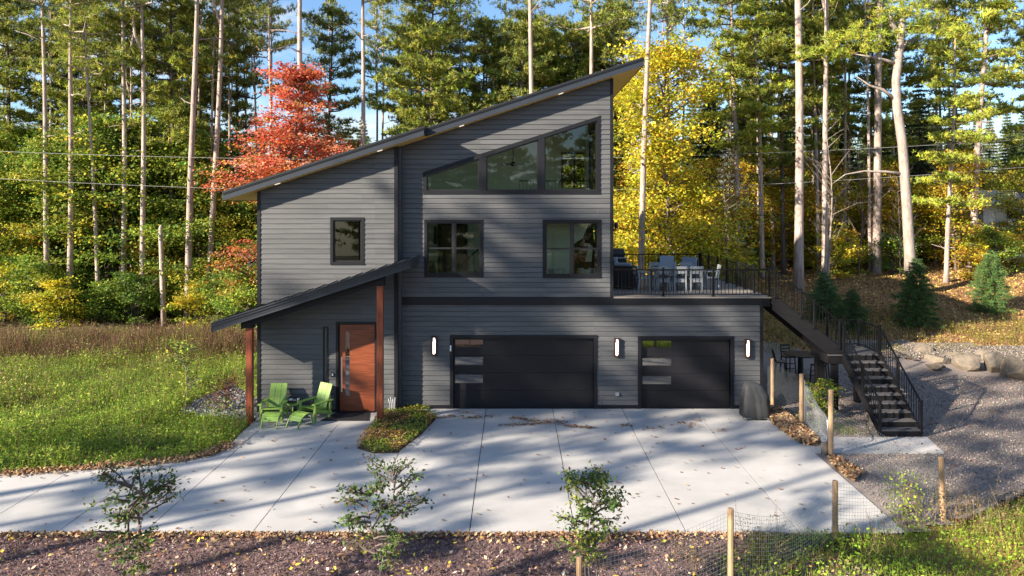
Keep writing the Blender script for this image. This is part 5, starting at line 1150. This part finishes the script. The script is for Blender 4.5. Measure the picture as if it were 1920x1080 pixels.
stems('hill_weeds', [(rng.uniform(11.5, 26), rng.uniform(8.5, 13), .35, .55, 22) for _ in range(95)], 'dry weeds growing on the pine-needle slope', DRY + YGR[:2] + BRN, lf=.06)
x_, y_ = X(1700, 16.5), 16.5 - DY
sapl = decid(540, 1.25, .22, .012, [(.35, .40, .06), (.28, .36, .05), (.20, .30, .04)], .1, 26, 420, .065, .3, .6); tree('sapling', sapl, x_, y_, s=1.0, label='small bright yellow-green sapling by the wire fence', cat='sapling', sink=.02)
# planting bed
bed = [G(712, 772), G(748, 767), G(800, 768), G(820, 785), G(792, 815), G(745, 851), G(700, 852), G(667, 842), G(682, 818), G(702, 795)]
bm_ = MB(); cxm = sum(p[0] for p in bed) / len(bed); cym = sum(p[1] for p in bed) / len(bed)
n = len(bed); bm_.add([(p[0], p[1], -.01) for p in bed] + [(cxm + (p[0] - cxm) * .7, cym + (p[1] - cym) * .7, .09) for p in bed], [(i, (i + 1) % n, (i + 1) % n + n, i + n) for i in range(n)] + [tuple(range(n, 2 * n))])
bm_.build('planting_bed', mat('bed_soil', (.07, .05, .035), .95), kind='structure')
x, y = pts_in(bed, 9000); z = .03 + .16 * fbm(x, y, 1.6) + .05; cd = Cards(); n = len(x); g = fbm(x, y, 1.1)
c = np.where((g > .52)[:, None] & (rng.random(n) < .8)[:, None], pick(GRN + YGR[:2], n), pick(LEAF[:4] + ORG[:1] + YGR[:1], n)); cd.leaves(np.stack([x, y, z * rng.uniform(.4, 1.25, n)], 1), .065, None, .9, .65, cols=c)
tag(put('bed_plants', cd.mesh('bed_plants', M['foliage'])), 'low green and rust groundcover filling the planting bed', None, None, 'stuff')
# mulch chips
mp_ = [(-17, -17), (9, -17), (7.2, -11.2), (4.7, -9.8), (-17, -9.8)]
x, y = pts_in(mp_, 120000); n = len(x); k = rng.random(n) < np.clip(1.2 - (-9.8 - y) * .04, .3, 1); x, y = x[k], y[k]; n = len(x); cd = Cards()
cd.leaves(np.stack([x, y, hgt(x, y) + .035 + rng.uniform(0, .045, n)], 1), .055, None, .35, .38, cols=pick([(.15, .085, .08), (.22, .14, .13), (.09, .06, .06), (.28, .19, .18), (.17, .11, .12), (.36, .28, .25), (.12, .08, .09)], n, .25))
x, y = pts_in(mp_, 5200); n = len(x); cd.leaves(np.stack([x, y, hgt(x, y) + .085 + 0 * x], 1), .10, LEAF + YEL[2:3] + [(.5, .42, .34)], .9, .6)
x, y = rng.uniform(-17, 5.5, 3800), -9.8 - np.abs(rng.normal(0, .16, 3800)); cd.leaves(np.stack([x, y, hgt(x, y) + .07 + rng.uniform(0, .04, 3800)], 1), .09, LEAF, .9, .6)
tag(put('mulch_chips', cd.mesh('mulch_chips', M['litter'])), 'purplish brown wood mulch chips with fallen leaves', None, None, 'stuff')
# fallen leaves on the concrete
cd = Cards(); L_ = []
def drift(px0, px1, py0, py1, n, s=6): 
    t = rng.random(n); px = px0 + (px1 - px0) * t + rng.normal(0, s, n); py = py0 + (py1 - py0) * t + rng.normal(0, s * .22, n)
    for a, b in zip(px, py): L_.append(G(a, b))
for a in ((800, 860, 786, 780, 45), (870, 920, 784, 781, 50), (865, 900, 772, 778, 20), (960, 1000, 783, 790, 70), (940, 1060, 798, 792, 110), (990, 1045, 797, 787, 60), (1055, 1110, 798, 803, 90), (1165, 1185, 798, 798, 22), (1200, 1245, 807, 800, 26), (1275, 1310, 792, 802, 40), (1340, 1370, 805, 810, 12), (1290, 1320, 786, 790, 16)): drift(*a)
xx, yy = pts_in([(-16, -9.6), (8.4, -9.6), (8.5, -.3), (-3.5, -.3), (-8, -4), (-16, -6)], 420); L_ += list(zip(xx, yy))
L_ = np.array(L_); cd.leaves(np.stack([L_[:, 0], L_[:, 1], .018 + rng.uniform(0, .02, len(L_))], 1), .10, LEAF[:4], 1.6, .62)
tag(put('fallen_leaves', cd.mesh('fallen_leaves', M['litter'])), 'brown fallen leaves scattered over the pale driveway', None, None, 'stuff')
# heap of leaves along the right edge of the drive
hp = [G(1440, 768), G(1462, 770), G(1500, 800), G(1540, 832), G(1528, 838), G(1500, 832), G(1470, 812), G(1445, 792)]
x, y = pts_in(hp, 9000); n = len(x); cd = Cards(); cd.leaves(np.stack([x, y, .02 + rng.uniform(0, .16, n)], 1), .10, LEAF + [(.55, .42, .28)], .8, .6)
hp2 = [G(1550, 858), G(1575, 860), G(1620, 890), G(1600, 905), G(1565, 880)]
x, y = pts_in(hp2, 1400); n = len(x); cd.leaves(np.stack([x, y, .04 + rng.uniform(0, .07, n)], 1), .10, LEAF, .8, .6)
tag(put('leaf_pile', cd.mesh('leaf_pile', M['litter'])), 'drift of dry brown leaves piled along the fence by the covered grill', None, None, 'stuff')
# drive edge leaves at the meadow
cd = Cards(); q = drv_l[:6]; n = 2600; t = rng.uniform(0, len(q) - 1.01, n); i = t.astype(int); A = np.array(q); Pt = A[i] + (A[i + 1] - A[i]) * (t - i)[:, None] + rng.normal(0, .14, (n, 2)); cd.leaves(np.stack([Pt[:, 0], Pt[:, 1], .03 + rng.uniform(0, .06, n)], 1), .09, LEAF, .9, .6)
tag(put('edge_leaves', cd.mesh('edge_leaves', M['litter'])), 'brown leaves caught along the meadow edge of the drive', None, None, 'stuff')
# gravel stones
def stones(name, poly, n, size, pal, label, zoff=.07):
    x, y = pts_in(poly, n); n = len(x); cd = Cards(); cd.leaves(np.stack([x, y, hgt(x, y) + zoff], 1), size, pal, .3, .85); tag(put(name, cd.mesh(name, M['litter'])), label, None, None, 'stuff')
stones('gravel_stones', [(8.7, -8.8), (9.4, -8.7), (20, -5.5), (24, 4.5), (17, 5.3), (13, 6), (8.9, 5.5)], 60000, .045, [(.27, .235, .215), (.20, .17, .155), (.32, .28, .26), (.25, .20, .175)], 'fine grey gravel of the yard right of the drive')
stones('yard_leaves', [(9, -8), (24, -4), (24, 5), (10, 5)], 1500, .065, [(.26, .15, .10), (.22, .12, .09), (.30, .20, .14)], 'reddish leaves scattered over the gravel yard', .09)
stones('slope_stones', [(13.2, 7.0), (17, 6.8), (28, 6.3), (28, 8.0), (21, 8.4), (14, 8.6)], 14000, .06, [(.25, .215, .18), (.17, .15, .13), (.32, .28, .24)], 'loose stones on the bank above the boulders', .13)
stones('border_stones', gbd, 4500, .07, [(.24, .245, .26), (.16, .165, .18), (.34, .34, .35)], 'blue-grey river gravel beside the porch post', .08)
rl_ = [(9.3, 7.5), (40, 7.5), (40, 32), (6, 32), (2, 14), (8.8, 9)]
stones('pine_duff', rl_, 50000, .12, [(.38, .22, .09), (.28, .15, .065), (.48, .32, .12), (.20, .12, .06), (.5, .4, .1)], 'brown pine needles and leaves on the forest slope', .03)
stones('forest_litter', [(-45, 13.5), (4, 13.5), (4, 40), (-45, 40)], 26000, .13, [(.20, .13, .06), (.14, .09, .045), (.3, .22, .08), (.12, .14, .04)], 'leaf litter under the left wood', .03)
cover('yard_weeds', [G(1462, 790), G(1500, 775), G(1600, 790), G(1640, 815), G(1545, 815)], 9000, lambda x, y: .18 + 0 * x, None, mixcol(GRN, DRY, lambda x, y: .55 + 0 * x), 'low weeds inside the garden fence', .05, dens=lambda x, y: np.clip(fbm(x, y, 1.5) * 2.4 - .7, 0, 1))
cover('bank_grass', [(9.3, 6.8), (13, 7), (26, 8.6), (30, 9), (30, 12), (12, 12.5), (9.3, 10)], 36000, lambda x, y: .28 + 0 * x, None, mixcol(YGR + GRN[:1], DRY, lambda x, y: .4 + 0 * x), 'tufts of tan and green grass above the gravel bank', .07, dens=lambda x, y: np.clip(fbm(x, y, .8) * 2.6 - .95, 0, 1))
# young trees in the mulch
def fsap(seed, h, sp, pal, leaves, stems_=2, size=.085): return decid(seed, h, sp * .66, .020, pal, .40, 36, int(leaves * 1.1), size * .92, .35, .8, stems=stems_, clr=.52, cw=.26, sub=9, shape=lambda t: .7 + .4 * math.sin(3.1 * t))
DG = [(.08, .15, .035), (.11, .19, .04), (.06, .11, .03), (.16, .11, .05), (.14, .22, .045)]
for px, d, h, sp, pal, lv, sd_, ss, lb in ((258, 12.9, 3.05, .82, DG, 1500, 801, 2, 'dark-leaved young tree in the mulch, leftmost of three'), (712, 12.9, 3.15, .78, DG, 1500, 812, 2, 'dark-leaved young tree in the mulch below the planting bed, middle of three'), (1108, 13.2, 2.9, .80, DG + DG + YGR[:2], 1900, 823, 3, 'young tree with yellow-green lower leaves, rightmost of three in the mulch')):
    tree('young_tree', fsap(sd_, h * 1.01, sp * 1.12, pal, lv, ss), X(px, d), d - DY, rz=0, label=lb, cat='young tree', group='young trees in the mulch', sink=.02)
msap = decid(850, 2.9, .55, .02, YGR[:2] + GRN[:2], .3, 20, 420, .10, .5, .6); tree('sapling', msap, X(345, 25.2), -.75, s=1.0, label='thin leafy sapling in the meadow beside the gravel border', cat='sapling', sink=.02)
rb = decid(851, 1.1, .7, .015, [(.28, .07, .05), (.20, .10, .05), (.12, .10, .04)], .1, 20, 900, .07, stems=4); tree('shrub', rb, X(415, 25.4), .0, label='low reddish shrub behind the left porch post', cat='shrub', sink=.02)

# labels stay true of one thing: look-alikes that share a spot share a group of their own
from collections import defaultdict
byl = defaultdict(list)
for o in sc.objects:
    if o.parent is None and o.get('label') and o.get('category'): byl[o['label']].append(o)
for lb, os_ in byl.items():
    if 2 <= len(os_) <= 6 and 'behind the viewpoint' not in lb:
        os_.sort(key=lambda o: (o.location.x / (o.location.y + DY)))
        W_ = {2: ('left one', 'right one'), 3: ('left one', 'middle one', 'right one')}.get(len(os_), ('leftmost', 'second from left', 'third from left', 'fourth from left', 'fifth from left', 'sixth from left')[:len(os_)])
        for o, w_ in zip(os_, W_): o['label'] = lb + ', ' + w_
    for o in os_:
        if len(o['label'].split()) > 16: o['label'] = o['label'].replace('thick trunk right of the snag', 'thick trunk by the snag').replace('dark drooping spruce deep in the wood', 'drooping spruce').replace('left of the trunk near the roof peak', 'left of the roof-peak trunk').replace('yellow-green understory tree', 'understory tree')
